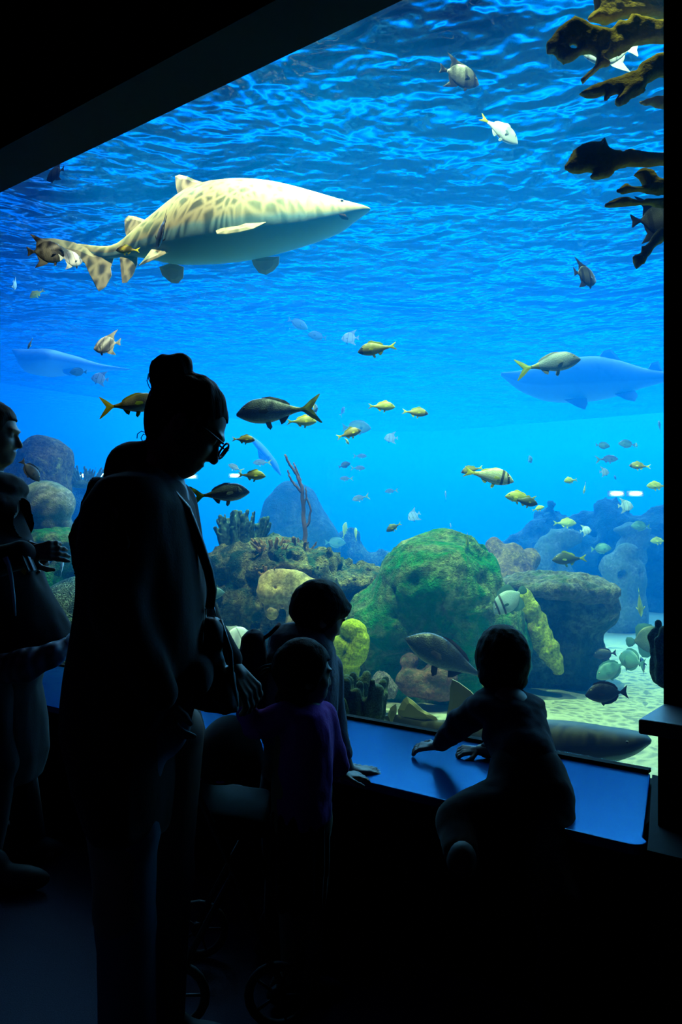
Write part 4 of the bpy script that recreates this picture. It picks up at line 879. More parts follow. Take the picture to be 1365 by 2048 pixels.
M_RED = cloth('dark_red_webbing', (.16, .012, .02)); M_SILV = simple('grey_satin_trim', (.30, .38, .45), .5)

def multi(name, grids, mat, parent):
    Vs = []; Fs = []; off = 0
    for fn, lo, hi, st in grids:
        V, Fc = nets(fn, lo, hi, st)
        Vs.append(V); Fs.append(Fc+off); off += len(V)
    V = np.concatenate(Vs)-np.array(parent.location); Fc = np.concatenate(Fs)
    me = bpy.data.meshes.new(name)
    me.vertices.add(len(V)); me.vertices.foreach_set('co', V.astype(np.float32).ravel())
    me.loops.add(len(Fc)*4); me.loops.foreach_set('vertex_index', Fc.astype(np.int32).ravel())
    me.polygons.add(len(Fc)); me.polygons.foreach_set('loop_start', (np.arange(len(Fc))*4).astype(np.int32))
    me.polygons.foreach_set('use_smooth', np.ones(len(Fc), bool)); me.update(calc_edges=True); me.validate()
    return link(name, me, mat, parent)
def rotm(yaw, tilt=0, lean=0):
    """local frame: +x where the face looks, z up; yaw about z, tilt > 0 looks down"""
    return np.array((Matrix.Rotation(R(yaw), 3, 'Z')@Matrix.Rotation(R(tilt), 3, 'Y')@Matrix.Rotation(R(lean), 3, 'X')))
def head_sd(q, c, M_, s=1., child=False):
    p = (q-np.array(c))@M_/s
    jaw = .9 if child else 1.
    d = ell(p, (-.008, 0, .012), (.098, .077, .100))
    d = smin(d, ell(p, (.030, 0, -.055), (.062, .058*jaw, .062)), .03)
    d = smin(d, ell(p, (.062, 0, -.092*jaw), (.026, .026, .022)), .025)
    d = smin(d, ell(p, (.050, .032, -.030), (.036, .030, .030)), .02); d = smin(d, ell(p, (.050, -.032, -.030), (.036, .030, .030)), .02)
    d = smin(d, cone(p, (.088, 0, .004), (.108 if not child else .100, 0, -.036), .007, .012), .012)
    for y in (-1, 1):
        d = smin(d, ell(p, (.090, y*.012, -.042), (.012, .009, .008)), .006)
        d = smax(d, -ell(p, (.098, y*.032, -.002), (.018, .020, .014)), .012)
        d = smin(d, ell(p, (.076, y*.032, -.003), (.014, .014, .011)), .004)
        ear = smax(ell(p, (-.006, y*.079, -.022), (.020, .010, .031)), -ell(p, (-.002, y*.089, -.018), (.012, .007, .019)), .004)
        d = smin(d, ear, .006)
    d = smin(d, ell(p, (.086, 0, .018), (.016, .046, .009)), .014)
    d = smin(d, ell(p, (.088, 0, -.064), (.010, .024, .006)), .006); d = smin(d, ell(p, (.085, 0, -.075), (.010, .020, .007)), .006)
    return d
def hair_sd(q, c, M_, s=1., back=.0, full=.014):
    p = (q-np.array(c))@M_/s
    d = ell(p, (-.014, 0, .018), (.100+full, .078+full, .100+full))
    cut = p[..., 0]-(.066-.35*np.maximum(-p[..., 2]+.045, 0)-.0)          # hairline
    d = smax(d, cut-.02*(p[..., 2] > .06), .01) if False else smax(d, np.where(p[..., 2] > .055, -1, cut), .012)
    d = smax(d, -(p[..., 2]+.085+back), .02)
    return d
def hand_parts(w, dirv, nrm, size=1., curl=.4, side=1, spread=.12, thumb=.6, curls=None):
    """palm and five fingers of unequal length as (a, b, r1, r2) bones; w wrist, dirv finger direction, nrm back-of-hand normal"""
    x = Vector(dirv).normalized(); z = Vector(nrm); z = (z-x*z.dot(x)).normalized(); y = z.cross(x)*side; w = Vector(w); B = []
    s = size
    for i, (yo, L) in enumerate(((.030, .070), (.011, .078), (-.009, .072), (-.028, .056))):
        base = w+x*.088*s+y*yo*s
        B.append((w+x*.012*s+y*yo*.55*s, base, .013*s, .0115*s))
        a = base; ang = 0; dx = (x+y*spread*(yo/.03)).normalized()
        cu = (curls or [curl]*4)[i]
        for j, f_ in enumerate((.44, .32, .24)):
            ang += cu*(1, 1.2, .8)[j]; d_ = dx*math.cos(ang)-z*math.sin(ang); b = a+d_*L*f_*s
            B.append((a, b, (.0098, .0088, .0080)[j]*s, (.0088, .0080, .0068)[j]*s)); a = b
    b0 = w+x*.022*s+y*.026*s; t1 = b0+(x*.55+y*.75-z*.25*thumb).normalized()*.040*s
    t2 = t1+(x*.85+y*.35-z*.45*thumb).normalized()*.032*s; t3 = t2+(x*.95+y*.05-z*.5*thumb).normalized()*.024*s
    B += [(b0, t1, .0135*s, .0115*s), (t1, t2, .0108*s, .0098*s), (t2, t3, .0095*s, .0075*s)]
    B.append((w-x*.03*s, w+x*.03*s, .0205*s, .019*s))
    return [(np.array(a), np.array(b), r1, r2) for a, b, r1, r2 in B]
def bones_sd(q, B, k=.008):
    d = None
    for a, b, r1, r2 in B:
        e = cone(q, a, b, r1, r2); d = e if d is None else smin(d, e, k)
    return d
def bones_box(B, m=.02):
    a = np.array([x[0] for x in B]+[x[1] for x in B]); return a.min(0)-m-.02, a.max(0)+m+.02
def tower(q, levels, Yb, cap=.02):
    """levels: (py, x_left, x_right, half_depth, y_offset), pixels read at distance Yb"""
    L = sorted(((CAMZ+(HY-py)*Yb/F, (xl-CX)*Yb/F, (xr-CX)*Yb/F, hd, yo) for py, xl, xr, hd, yo in levels)); A_ = np.array(L)
    z = q[..., 2]; xl = np.interp(z, A_[:, 0], A_[:, 1]); xr = np.interp(z, A_[:, 0], A_[:, 2]); hd = np.interp(z, A_[:, 0], A_[:, 3]); yo = np.interp(z, A_[:, 0], A_[:, 4])
    cx, rx = (xl+xr)/2, (xr-xl)/2
    k = np.sqrt(((q[..., 0]-cx)/rx)**2+((q[..., 1]-Yb-yo)/hd)**2)
    d = (k-1)*np.minimum(rx, hd)
    return smax(d, np.maximum(z-A_[-1, 0], A_[0, 0]-z), cap)
def bbox_t(levels, Yb, m=.05):
    p = [P(a, l[0], Yb+l[4]) for l in levels for a in (l[1], l[2])]; hd = max(l[3] for l in levels)
    lo = np.min([list(x) for x in p], 0); hi = np.max([list(x) for x in p], 0); lo[1] -= hd; hi[1] += hd; return lo-m, hi+m
def fold(q, seed, amp=.006, f=(9, 9, 3)): return amp*fbm(q*np.array(f), 3, seed)
def pv(px, py, Y): return np.array(P(px, py, Y))
def B_(a, b, r1, r2): return (np.array(a, float), np.array(b, float), r1, r2)
def union_box(*bs): return np.min([b[0] for b in bs], 0), np.max([b[1] for b in bs], 0)

# ---------------------------------------------------------------- the woman with the bun
YW = 1.78
wo = empty('person', (P(270, 1100, YW).x, YW, 0), 'woman with a hair bun and glasses in a dark hooded fleece, looking down', 'person')
hc = pv(374, 845, YW); HM = rotm(8, 36); hs = .90
legs = [B_((P(320, 1450, YW).x, YW+.08, .80), (P(318, 1700, YW).x, YW+.10, .46), .085, .055), B_((P(318, 1700, YW).x, YW+.10, .46), (P(312, 2100, YW).x, YW+.13, .08), .055, .038), B_((P(312, 2150, YW).x, YW+.13, .05), (P(312, 2150, YW).x+.14, YW+.15, .035), .036, .028),
        B_((P(250, 1450, YW).x, YW-.06, .80), (P(258, 1700, YW).x, YW-.06, .46), .085, .055), B_((P(258, 1700, YW).x, YW-.06, .46), (P(250, 2100, YW).x, YW-.04, .08), .055, .038), B_((P(250, 2150, YW).x, YW-.04, .05), (P(250, 2150, YW).x+.14, YW-.05, .035), .036, .028)]
trunk = [B_(pv(330, 905, YW), pv(300, 975, YW), .048, .055), B_(pv(290, 1010, YW), pv(285, 1180, YW), .10, .10), B_(pv(285, 1180, YW), pv(285, 1400, YW), .10, .115),
         B_(pv(285, 1000, YW-.10), pv(250, 1215, YW-.17), .050, .040), B_(pv(250, 1215, YW-.17), pv(306, 1372, YW-.07), .038, .025),
         B_(pv(310, 1000, YW+.12), pv(385, 1215, YW+.17), .048, .038), B_(pv(385, 1215, YW+.17), pv(458, 1325, YW+.12), .036, .024)]
hnd = hand_parts(pv(462, 1330, YW+.12), (.62, -.1, -.78), (.62, -.62, .45), .88, .55, -1, .05)
hnd2 = hand_parts(pv(308, 1378, YW-.06), (.3, .2, -.9), (-.7, -.6, 0), .9, .3, 1, .05)
lo, hi = union_box(bones_box(trunk, .13), bones_box(legs, .11)); lo[2] = 0; hi[2] = pv(0, 1000, YW)[2]+.12
wb = multi('body', [(lambda q: bones_sd(q, trunk+legs, .03), lo, hi, .014),
      (lambda q: smin(head_sd(q, hc, HM, hs), bones_sd(q, trunk[:1]), .03), hc-.17, hc+.16, .0045),
      (lambda q: bones_sd(q, hnd, .007), *bones_box(hnd), .0035), (lambda q: bones_sd(q, hnd2, .007), *bones_box(hnd2), .0045)], M_SKIN, wo)
def whair(q):
    p = (q-hc)@HM/hs
    d = hair_sd(q, hc, HM, hs, -.005, .003)
    bun = rbox(q, pv(344, 752, YW), (.047, .042, .048), .038, (0, -.12, 0)); bun = smin(bun, ell(q, pv(362, 733, YW), (.028, .028, .030)), .008)
    d = smin(d, bun, .004)
    d = smin(d, ell(q, pv(322, 860, YW), (.032, .06, .042)), .02)
    return d-.0035*fbm(q*np.array([60, 60, 25]), 3, 2)
multi('hair', [(whair, hc+A(-.17, -.14, -.12), hc+A(.14, .14, .21), .005)], M_HAIR, wo)
def rel(parent, pts): return [Vector(p)-parent.location for p in pts]
for pts in ([(306, 738), (297, 748), (294, 762), (299, 775), (307, 782)], [(309, 735), (300, 743), (297, 757), (303, 770)], [(293, 866), (283, 862), (275, 868), (274, 877)], [(296, 870), (287, 868), (282, 876), (286, 884)], [(384, 745), (390, 750), (392, 758)]):
    tube('hair_strand', rel(wo, [P(x, y, YW-.01) for x, y in pts]), .0011, M_HAIR, wo, 5)
wl = [(948, 235, 345, .10, 0), (965, 212, 362, .17, 0), (1010, 184, 384, .20, 0), (1100, 172, 400, .21, 0), (1180, 167, 407, .20, 0), (1290, 152, 408, .20, 0), (1345, 142, 402, .20, 0), (1385, 136, 392, .20, 0), (1450, 132, 350, .19, 0), (1560, 150, 345, .18, 0), (1660, 186, 338, .16, 0)]
def wcard(q):
    d = tower(q, wl, YW, .03)
    d = smin(d, bones_sd(q, [B_(pv(265, 1010, YW-.13), pv(238, 1215, YW-.20), .062, .052), B_(pv(238, 1215, YW-.20), pv(318, 1385, YW-.17), .050, .040),
                             B_(pv(340, 1010, YW+.13), pv(385, 1215, YW+.17), .060, .050), B_(pv(385, 1215, YW+.17), pv(455, 1320, YW+.13), .046, .034)], .02), .02)
    d = smin(d, ell(q, pv(262, 926, YW+.02), (.046, .085, .047), (0, .4, 0)), .015)                       # hood lying on the back
    d = smin(d, cone(q, pv(318, 905, YW), pv(262, 955, YW), .038, .06), .02)
    d = smin(d, ell(q, pv(300, 962, YW), (.085, .10, .035), (0, .35, 0)), .02)
    d = smin(d, ell(q, pv(408, 1345, YW-.02), (.028, .08, .045)), .015)
    return d-fold(q, 5, .007)
lo, hi = bbox_t(wl, YW, .08); hi[0] += .12; hi[2] += .12
multi('cardigan', [(wcard, lo, hi, .0085)], M_CARD, wo)
jl = [(1380, 240, 380, .12, .06), (1450, 235, 382, .12, .06), (1530, 232, 381, .11, .06), (1650, 222, 352, .11, .06), (1750, 208, 345, .10, .06), (1850, 200, 344, .10, .06), (1966, 200, 352, .10, .05), (2120, 205, 350, .10, .05), (2170, 210, 345, .10, .05)]
def wjean(q):
    a = [B_((x, y, z), (x2, y2, z2), r1, r2) for (x, y, z), (x2, y2, z2), r1, r2 in [
        (pv(330, 1400, YW+.10), pv(332, 1600, YW+.10), .072, .060), (pv(332, 1600, YW+.10), pv(300, 1850, YW+.10), .060, .050), (pv(300, 1850, YW+.10), pv(302, 2150, YW+.12), .050, .052),
        (pv(262, 1400, YW-.05), pv(258, 1650, YW-.05), .085, .068), (pv(258, 1650, YW-.05), pv(252, 1850, YW-.05), .064, .058), (pv(252, 1850, YW-.05), pv(255, 2150, YW-.04), .058, .060), (pv(290, 1370, YW), pv(290, 1440, YW), .12, .10)]]
    return bones_sd(q, a, .02)-fold(q, 8, .005)
lo, hi = bbox_t(jl, YW, .06); lo[2] = .03; hi[0] += .03
multi('jeans', [(wjean, lo, hi, .010)], M_JEANS, wo)
for dy in (.13, -.05):
    c = A(P(300 if dy > 0 else 252, 2180, YW).x+.05, YW+dy, .045)
    multi('shoe', [(lambda q, c=c: smax(smin(ell(q, c, (.14, .048, .05)), ell(q, c+A(-.05, 0, .03), (.07, .045, .06)), .02), -(q[..., 2]-.002), .004), c-.17, c+.17, .009)], M_SHOE, wo)
# glasses
gl_ = []
def hp(x, y, z): return Vector(hc+HM@(A(x, y, z)*hs))
for s_ in (-1, 1):
    fr_ = [hp(.120-.012*abs(math.cos(a)*.032+.034)/.034*.4, s_*(.034+.025*math.copysign(abs(math.cos(a))**.6, math.cos(a))), -.004+.019*math.copysign(abs(math.sin(a))**.7, math.sin(a))) for a in [2*math.pi*k/20 for k in range(20)]]
    fo = tube('glasses_frame' if s_ < 0 else 'glasses_frame', rel(wo, fr_), .0024, M_LEATH, wo, 6, True)
    tube('temple', rel(wo, [hp(.108, s_*.060, .006), hp(.06, s_*.076, .008), hp(.0, s_*.083, .002), hp(-.02, s_*.083, -.012)]), .0024, M_LEATH, fo, 6)
tube('glasses_bridge', rel(wo, [hp(.118, -.010, .002), hp(.122, 0, .005), hp(.118, .010, .002)]), .002, M_LEATH, wo, 6)
# glowing fleece edges: raised seam along shoulder and front

# camouflage backpack on her back
s = NT('camouflage'); v = s.coord(); vo_ = s.new('ShaderNodeTexVoronoi'); vo_.inputs['Scale'].default_value = 22; s.l(v, vo_.inputs['Vector'])
s.set(s.ramp(vo_.outputs['Color'], [(0, (.006, .006, .007)), (.45, (.012, .012, .012)), (.55, (.035, .032, .03)), (.8, (.07, .065, .06))], 'CONSTANT'), .9, .1); s.bump(s.noise(v, 15, 3), .5, .01); M_CAMO = s.m
def blade_thing(name, label, cat, px, py, Y, outline, thick, mat, yaw=0, step=.009, holes=(), amp=.004, seed=0, bend=0, rnd=.75):
    pl_ = Plane(px, py, Y, yaw); root = empty(name, pl_.o, label, cat); root.rotation_euler = pl_.rot()
    return root, pl_, blade('body' , pl_, outline, list(holes), thick, mat, root, step, seed, bend, amp, rnd)
bp_, plb, o = blade_thing('backpack', 'dark camouflage backpack on the bun haired woman\'s back', 'backpack', 190, 1080, YW+.10, [(183, 957), (250, 955), (262, 1200), (158, 1190), (154, 1158), (145, 1112), (140, 1072), (150, 1045), (163, 1023), (165, 1001), (174, 985)], .085, M_CAMO, step=.009); o.name = 'pack'
tube('shoulder_strap', [Vector((plb.uz(x, y)[0], yy, plb.uz(x, y)[1])) for x, y, yy in ((195, 985, -.02), (222, 968, -.12), (262, 975, -.22), (300, 1010, -.30), (325, 1080, -.32), (300, 1170, -.31))], .010, M_CAMO, bp_, 8)
zf = blade('front_pocket', Plane(190, 1080, YW+.10), [(150, 1085), (168, 1085), (170, 1150), (156, 1150)], [], .03, M_CAMO, bp_, .008, 3); zf.location = (-.012, 0, 0)
# handbag
hb, plh, o = blade_thing('handbag', 'black shoulder bag hanging at the bun haired woman\'s front', 'handbag', 430, 1330, YW+.02,
   [(410, 1233), (436, 1235), (448, 1250), (455, 1275), (463, 1305), (470, 1345), (478, 1390), (480, 1424), (455, 1430), (434, 1427), (400, 1421), (372, 1412), (368, 1380), (400, 1330), (408, 1280)], .05, M_LEATH, step=.008, holes=[[(446, 1296), (451, 1296), (457, 1318), (459, 1338), (452, 1325)]], rnd=.9); o.name = 'pouch'
def lp(pl_, x, y, yy=0): u, z = pl_.uz(x, y); return Vector((u, yy, z))
tube('strap', [lp(plh, *p) for p in ((300, 950, -.10), (352, 978, -.10), (385, 1020, -.07), (405, 1080, -.05), (420, 1140, -.02), (425, 1180, 0), (420, 1216, 0))], .011, M_LEATH, hb, 8)
rg_ = tube('buckle_ring', [lp(plh, *p) for p in ((411, 1218), (428, 1214), (432, 1232), (412, 1236))], .0022, M_METAL, hb, 6, True)
tube('strap', [lp(plh, *p) for p in ((440, 1240, 0), (452, 1272, -.01), (463, 1300, -.02), (466, 1350, -.02), (474, 1410, -.01))], .006, M_LEATH, hb, 8)

# ---------------------------------------------------------------- left person in scarf and coat
YB = 2.95
pb = empty('person', (P(-10, 1100, YB).x, YB, 0), 'person in profile at the left edge in a thick dark scarf and coat, hands raised', 'person')
hc2 = pv(-17, 866, YB); HM2 = rotm(6, 6); s2 = .98
limbs2 = [B_(pv(-25, 920, YB), pv(-30, 985, YB), .055, .06), B_(pv(-30, 1010, YB), pv(-25, 1250, YB), .12, .12), B_(pv(-25, 1250, YB), pv(-20, 1330, YB), .12, .13),
          B_(pv(-55, 1000, YB-.12), pv(-40, 1130, YB-.20), .055, .045), B_(pv(-40, 1130, YB-.20), pv(45, 1110, YB-.18), .042, .03), B_(pv(-20, 1000, YB+.14), pv(5, 1120, YB+.10), .05, .045), B_(pv(5, 1120, YB+.10), pv(58, 1095, YB-.02), .04, .028),
          B_(pv(0, 1350, YB+.02), pv(30, 1520, YB+.05), .08, .055), B_(pv(30, 1520, YB+.05), (P(38, 1660, YB).x, YB+.12, .07), .052, .04), B_((P(38, 1660, YB).x, YB+.12, .05), (P(80, 1680, YB).x, YB+.10, .04), .04, .032),
          B_(pv(-25, 1350, YB-.1), pv(-5, 1520, YB-.12), .08, .055), B_(pv(-5, 1520, YB-.12), (P(0, 1700, YB).x, YB-.14, .07), .052, .04), B_((P(0, 1700, YB).x, YB-.14, .05), (P(45, 1720, YB).x, YB-.16, .04), .04, .032)]
h3 = hand_parts(pv(52, 1106, YB-.16), (.92, .1, .1), (.0, -.9, .35), .92, .38, -1, .22, curls=[.15, .32, .38, .5]); h4 = hand_parts(pv(50, 1092, YB-.02), (.85, -.1, -.35), (.1, .9, .3), .9, .5, 1, .1)
lo, hi = bones_box(limbs2, .13); lo[2] = 0
multi('body', [(lambda q: bones_sd(q, limbs2, .03), lo, hi, .016), (lambda q: smin(head_sd(q, hc2, HM2, s2), bones_sd(q, limbs2[:1]), .03), hc2-.16, hc2+.15, .006),
               (lambda q: bones_sd(q, h3, .007), *bones_box(h3), .004), (lambda q: bones_sd(q, h4, .007), *bones_box(h4), .004)], M_SKIN, pb)
multi('hair', [(lambda q: smin(hair_sd(q, hc2, HM2, s2, .02, .010), ell(q, pv(-65, 900, YB), (.05, .05, .07)), .02)-.003*fbm(q*50, 3, 4), hc2-.2, hc2+.16, .008)], M_HAIR, pb)
multi('scarf', [(lambda q: U(ell(q, pv(0, 972, YB), (.10, .11, .055), (0, .2, 0)), ell(q, pv(14, 1008, YB-.03), (.085, .12, .045), (0, .3, 0)), ell(q, pv(42, 1046, YB-.02), (.064, .10, .056)), ell(q, pv(-10, 1040, YB-.02), (.11, .12, .05), (0, -.2, 0)), k=.012)-fold(q, 15, .007, (14, 14, 22)),
                pv(-80, 1090, YB-.2), pv(90, 930, YB+.2), .009)], M_COAT, pb)
cl = [(1020, -80, 30, .17, 0), (1085, -82, 58, .18, 0), (1140, -90, 82, .18, 0), (1200, -95, 108, .19, 0), (1250, -98, 136, .19, 0), (1280, -100, 150, .18, 0), (1300, -100, 136, .18, 0), (1318, -100, 112, .17, 0)]
def coat(q):
    d = tower(q, cl, YB, .02)
    d = smin(d, bones_sd(q, [B_(pv(-60, 1000, YB-.14), pv(-45, 1130, YB-.22), .07, .062), B_(pv(-45, 1130, YB-.22), pv(40, 1108, YB-.20), .058, .048), B_(pv(-10, 1010, YB+.14), pv(8, 1125, YB+.1), .065, .06), B_(pv(8, 1125, YB+.1), pv(48, 1098, YB-.02), .055, .042)], .02), .02)
    return d-fold(q, 21, .012, (7, 7, 3))
lo, hi = bbox_t(cl, YB, .08); hi[2] += .1
multi('coat', [(coat, lo, hi, .011)], M_COAT, pb)
tl = [(1300, -95, 95, .17, 0), (1370, -92, 76, .17, 0), (1440, -88, 90, .17, 0), (1500, -80, 94, .16, 0), (1560, -60, 80, .15, 0)]
lo, hi = bbox_t(tl, YB, .05)
multi('skirt', [(lambda q: tower(q, tl, YB, .02)-fold(q, 25, .012, (9, 9, 2)), lo, hi, .012)], M_DARKJ, pb)
multi('trousers', [(lambda q: bones_sd(q, [(a, b, r1+.014, r2+.018) for a, b, r1, r2 in (limbs2[7], limbs2[8], limbs2[10], limbs2[11])], .02)-fold(q, 27, .005), *(lambda b: (np.array([b[0][0]-.1, b[0][1]-.1, .05]), b[1]+.1))(bones_box([limbs2[7], limbs2[8], limbs2[10], limbs2[11]])), .012)], M_DARKJ, pb)
for c in (A(P(52, 1670, YB+.1).x, YB+.11, .045), A(P(18, 1725, YB-.15).x, YB-.15, .045)):
    multi('shoe', [(lambda q, c=c: smax(smin(ell(q, c, (.145, .05, .05)), ell(q, c+A(-.06, 0, .04), (.06, .048, .07)), .02), -(q[..., 2]-.002), .004), c-.18, c+.18, .010)], M_SHOE, pb)
# jacket knotted round the hips, held over the forearm
jk = empty('jacket', P(40, 1330, YB-.24), 'quilted jacket draped around the left person\'s hips, its sleeve catching light', 'jacket')
s = NT('quilted_nylon'); v = s.coord(scale=(1, 1, 1)); w_ = s.new('ShaderNodeTexWave'); w_.inputs['Scale'].default_value = 9; w_.inputs['Distortion'].default_value = 4; s.l(v, w_.inputs['Vector'])
s.set(s.mix(w_.outputs['Fac'], (.03, .025, .05), (.07, .06, .11)), .4, .5); s.bump(w_.outputs['Fac'], .5, .006); M_QUILT = s.m
jc = np.array(jk.location)
multi('sleeve', [(lambda q: bones_sd(q, [B_(pv(-30, 1345, YB-.24), pv(50, 1330, YB-.25), .05, .055), B_(pv(50, 1330, YB-.25), pv(105, 1310, YB-.22), .052, .04), B_(pv(105, 1310, YB-.22), pv(134, 1292, YB-.18), .036, .03)], .02)-fold(q, 31, .006), jc-A(.24, .14, .14), jc+A(.26, .16, .14), .008)], M_QUILT, jk)
multi('cuff', [(lambda q: cone(q, pv(134, 1292, YB-.18), pv(146, 1282, YB-.16), .033, .030), pv(120, 1310, YB-.24), pv(160, 1262, YB-.1), .007)], M_SILV, jk)
# things the left person holds
ph = empty('phone', P(54, 1118, YB-.225), 'small dark phone with a shiny edge in the left person\'s hands', 'phone')
def box_mesh(name, size, bev, mat, parent, loc=(0, 0, 0), rot=(0, 0, 0)):
    mb = bmesh.new(); bmesh.ops.create_cube(mb, size=1); bmesh.ops.scale(mb, vec=size, verts=mb.verts)
    if bev: bmesh.ops.bevel(mb, geom=mb.edges, offset=bev, segments=3, affect='EDGES')
    me = bpy.data.meshes.new(name); mb.to_mesh(me); mb.free(); o = link(name, me, mat, parent, loc); o.rotation_euler = rot; return o
box_mesh('case', (.010, .05, .10), .004, M_LEATH, ph, rot=(0, R(-28), R(-20))); box_mesh('edge_trim', (.004, .012, .098), .001, M_SILV, ph, (.008, -.002, .004), (0, R(-28), R(-20)))
M_YTAG = simple('yellow_tag_plastic', (.55, .45, .03), .5)
props(pydata('tag', [tuple(P(*a)-P(48, 1138, YB-.25)) for a in ((40, 1142, YB-.25), (56, 1134, YB-.25), (50, 1150, YB-.25), (40, 1142, YB-.243), (56, 1134, YB-.243), (50, 1150, YB-.243))], [(0, 1, 2), (5, 4, 3), (0, 3, 4, 1), (1, 4, 5, 2), (2, 5, 3, 0)], M_YTAG, smooth=False, loc=P(48, 1138, YB-.25)), 'small yellow triangular tag hanging below the left person\'s hands', 'tag')
ld = tube('lanyard', [P(x, y, YB-.26)-P(22, 1160, YB-.26) for x, y in ((10, 1115), (17, 1128), (22, 1150), (27, 1190), (31, 1232))], [.010, .008, .007, .006, .003], M_SILV, None, 8, loc=P(22, 1160, YB-.26))
props(ld, 'pale ribbon hanging down the front of the left person\'s coat', 'ribbon')

# ---------------------------------------------------------------- boy leaning on the sill
YC = 2.46
pc = empty('person', (P(610, 1300, YC).x, YC, 0), 'boy in a grey fleece leaning over the sill with his head bowed', 'person')
hc3 = pv(640, 1228, YC); HM3 = rotm(24, 26); s3 = .80
lim3 = [B_(pv(622, 1280, YC), pv(600, 1330, YC), .042, .05), B_(pv(600, 1345, YC), pv(590, 1540, YC-.04), .095, .095), B_(pv(590, 1540, YC-.04), pv(585, 1600, YC-.05), .095, .09),
        B_(pv(655, 1340, YC+.06), pv(662, 1440, YC+.08), .040, .034), B_(pv(662, 1440, YC+.08), pv(695, 1538, YC+.06), .031, .022), B_(pv(560, 1340, YC-.08), pv(540, 1440, YC-.10), .04, .034), B_(pv(540, 1440, YC-.10), pv(560, 1530, YC+.02), .03, .024),
        B_(pv(610, 1600, YC), (P(615, 1750, YC).x, YC, .33), .068, .045), B_((P(615, 1750, YC).x, YC, .33), (P(612, 1880, YC).x, YC-.03, .06), .043, .032), B_(pv(570, 1600, YC-.08), (P(570, 1750, YC).x, YC-.08, .33), .068, .045), B_((P(570, 1750, YC).x, YC-.08, .33), (P(568, 1880, YC).x, YC-.1, .06), .043, .032)]
wr = P(697, 1541, YC+.06); h5 = hand_parts(wr, (.93, .30, -.10), (-.05, -.1, 1), .76, .12, 1, .22, .4)
lo, hi = bones_box(lim3, .10); lo[2] = .02
multi('body', [(lambda q: bones_sd(q, lim3, .025), lo, hi, .013), (lambda q: smin(head_sd(q, hc3, HM3, s3, True), bones_sd(q, lim3[:1]), .03), hc3-.15, hc3+.14, .006), (lambda q: bones_sd(q, h5+[lim3[4]], .008), *bones_box(h5), .0032)], M_SKIN2, pc)
multi('hair', [(lambda q: smin(hair_sd(q, hc3, HM3, s3, -.012, .016), ell(q, hc3+HM3@(A(.055, 0, .050)*s3), (.045, .065, .036)), .015)-.003*fbm(q*55, 3, 6), hc3-.16, hc3+.16, .006)], M_HAIR2, pc)
fl_ = [(1246, 560, 595, .04, 0), (1262, 543, 655, .10, 0), (1300, 536, 672, .14, 0), (1350, 536, 676, .15, 0), (1400, 540, 676, .14, 0), (1450, 545, 668, .13, 0), (1540, 545, 655, .13, -.02), (1590, 545, 650, .13, -.03)]
lo, hi = bbox_t(fl_, YC, .05); hi[0] += .06
multi('fleece_jacket', [(lambda q: smin(tower(q, fl_, YC, .025), bones_sd(q, [B_(pv(655, 1335, YC+.05), pv(662, 1440, YC+.08), .05, .043), B_(pv(662, 1440, YC+.08), pv(684, 1505, YC+.065), .040, .032), B_(pv(560, 1335, YC-.08), pv(540, 1440, YC-.10), .05, .043), B_(pv(540, 1440, YC-.1), pv(556, 1510, YC), .04, .033)], .02), .015)-fold(q, 41, .006, (16, 16, 9)), lo, hi, .008)], M_GREYFL, pc)
multi('collar', [(lambda q: smax(ell(q, pv(632, 1306, YC), (.062, .060, .024), (0, .35, 0)), -ell(q, pv(632, 1300, YC), (.048, .048, .05)), .006), pv(570, 1350, YC-.1), pv(700, 1260, YC+.1), .006)], M_SILV, pc)
multi('trousers', [(lambda q: bones_sd(q, [(a, b, r1+.012, r2+.016) for a, b, r1, r2 in lim3[7:]]+[B_(pv(590, 1560, YC-.04), pv(590, 1610, YC-.04), .105, .10)], .02)-fold(q, 45, .005), *(lambda b: (np.array([b[0][0]-.05, b[0][1]-.1, .03]), b[1]+A(.08, .08, .12)))(bones_box(lim3[7:], .05)), .011)], M_DARKJ, pc)
for c in (A(P(620, 1900, YC).x, YC-.02, .035), A(P(578, 1900, YC).x, YC-.1, .035)):
    multi('shoe', [(lambda q, c=c: smax(smin(ell(q, c, (.10, .038, .04)), ell(q, c+A(-.04, 0, .03), (.045, .036, .05)), .015), -(q[..., 2]-.002), .004), c-.13, c+.13, .009)], M_SHOE, pc)
rp_, plr, o = blade_thing('backpack', 'small dark round topped backpack on the back of the boy in grey fleece', 'backpack', 505, 1350, YC-.12, [(466, 1335), (474, 1308), (483, 1290), (481, 1276), (489, 1264), (505, 1257), (522, 1260), (533, 1275), (536, 1310), (536, 1440), (480, 1445), (468, 1400)], .07, M_NAVY, step=.008); o.name = 'pack'
tube('shoulder_strap', [lp(plr, *p) for p in ((528, 1276, -.01), (540, 1268, -.01), (551, 1257, .0), (557, 1251, .03))], .006, M_RED, rp_, 8)

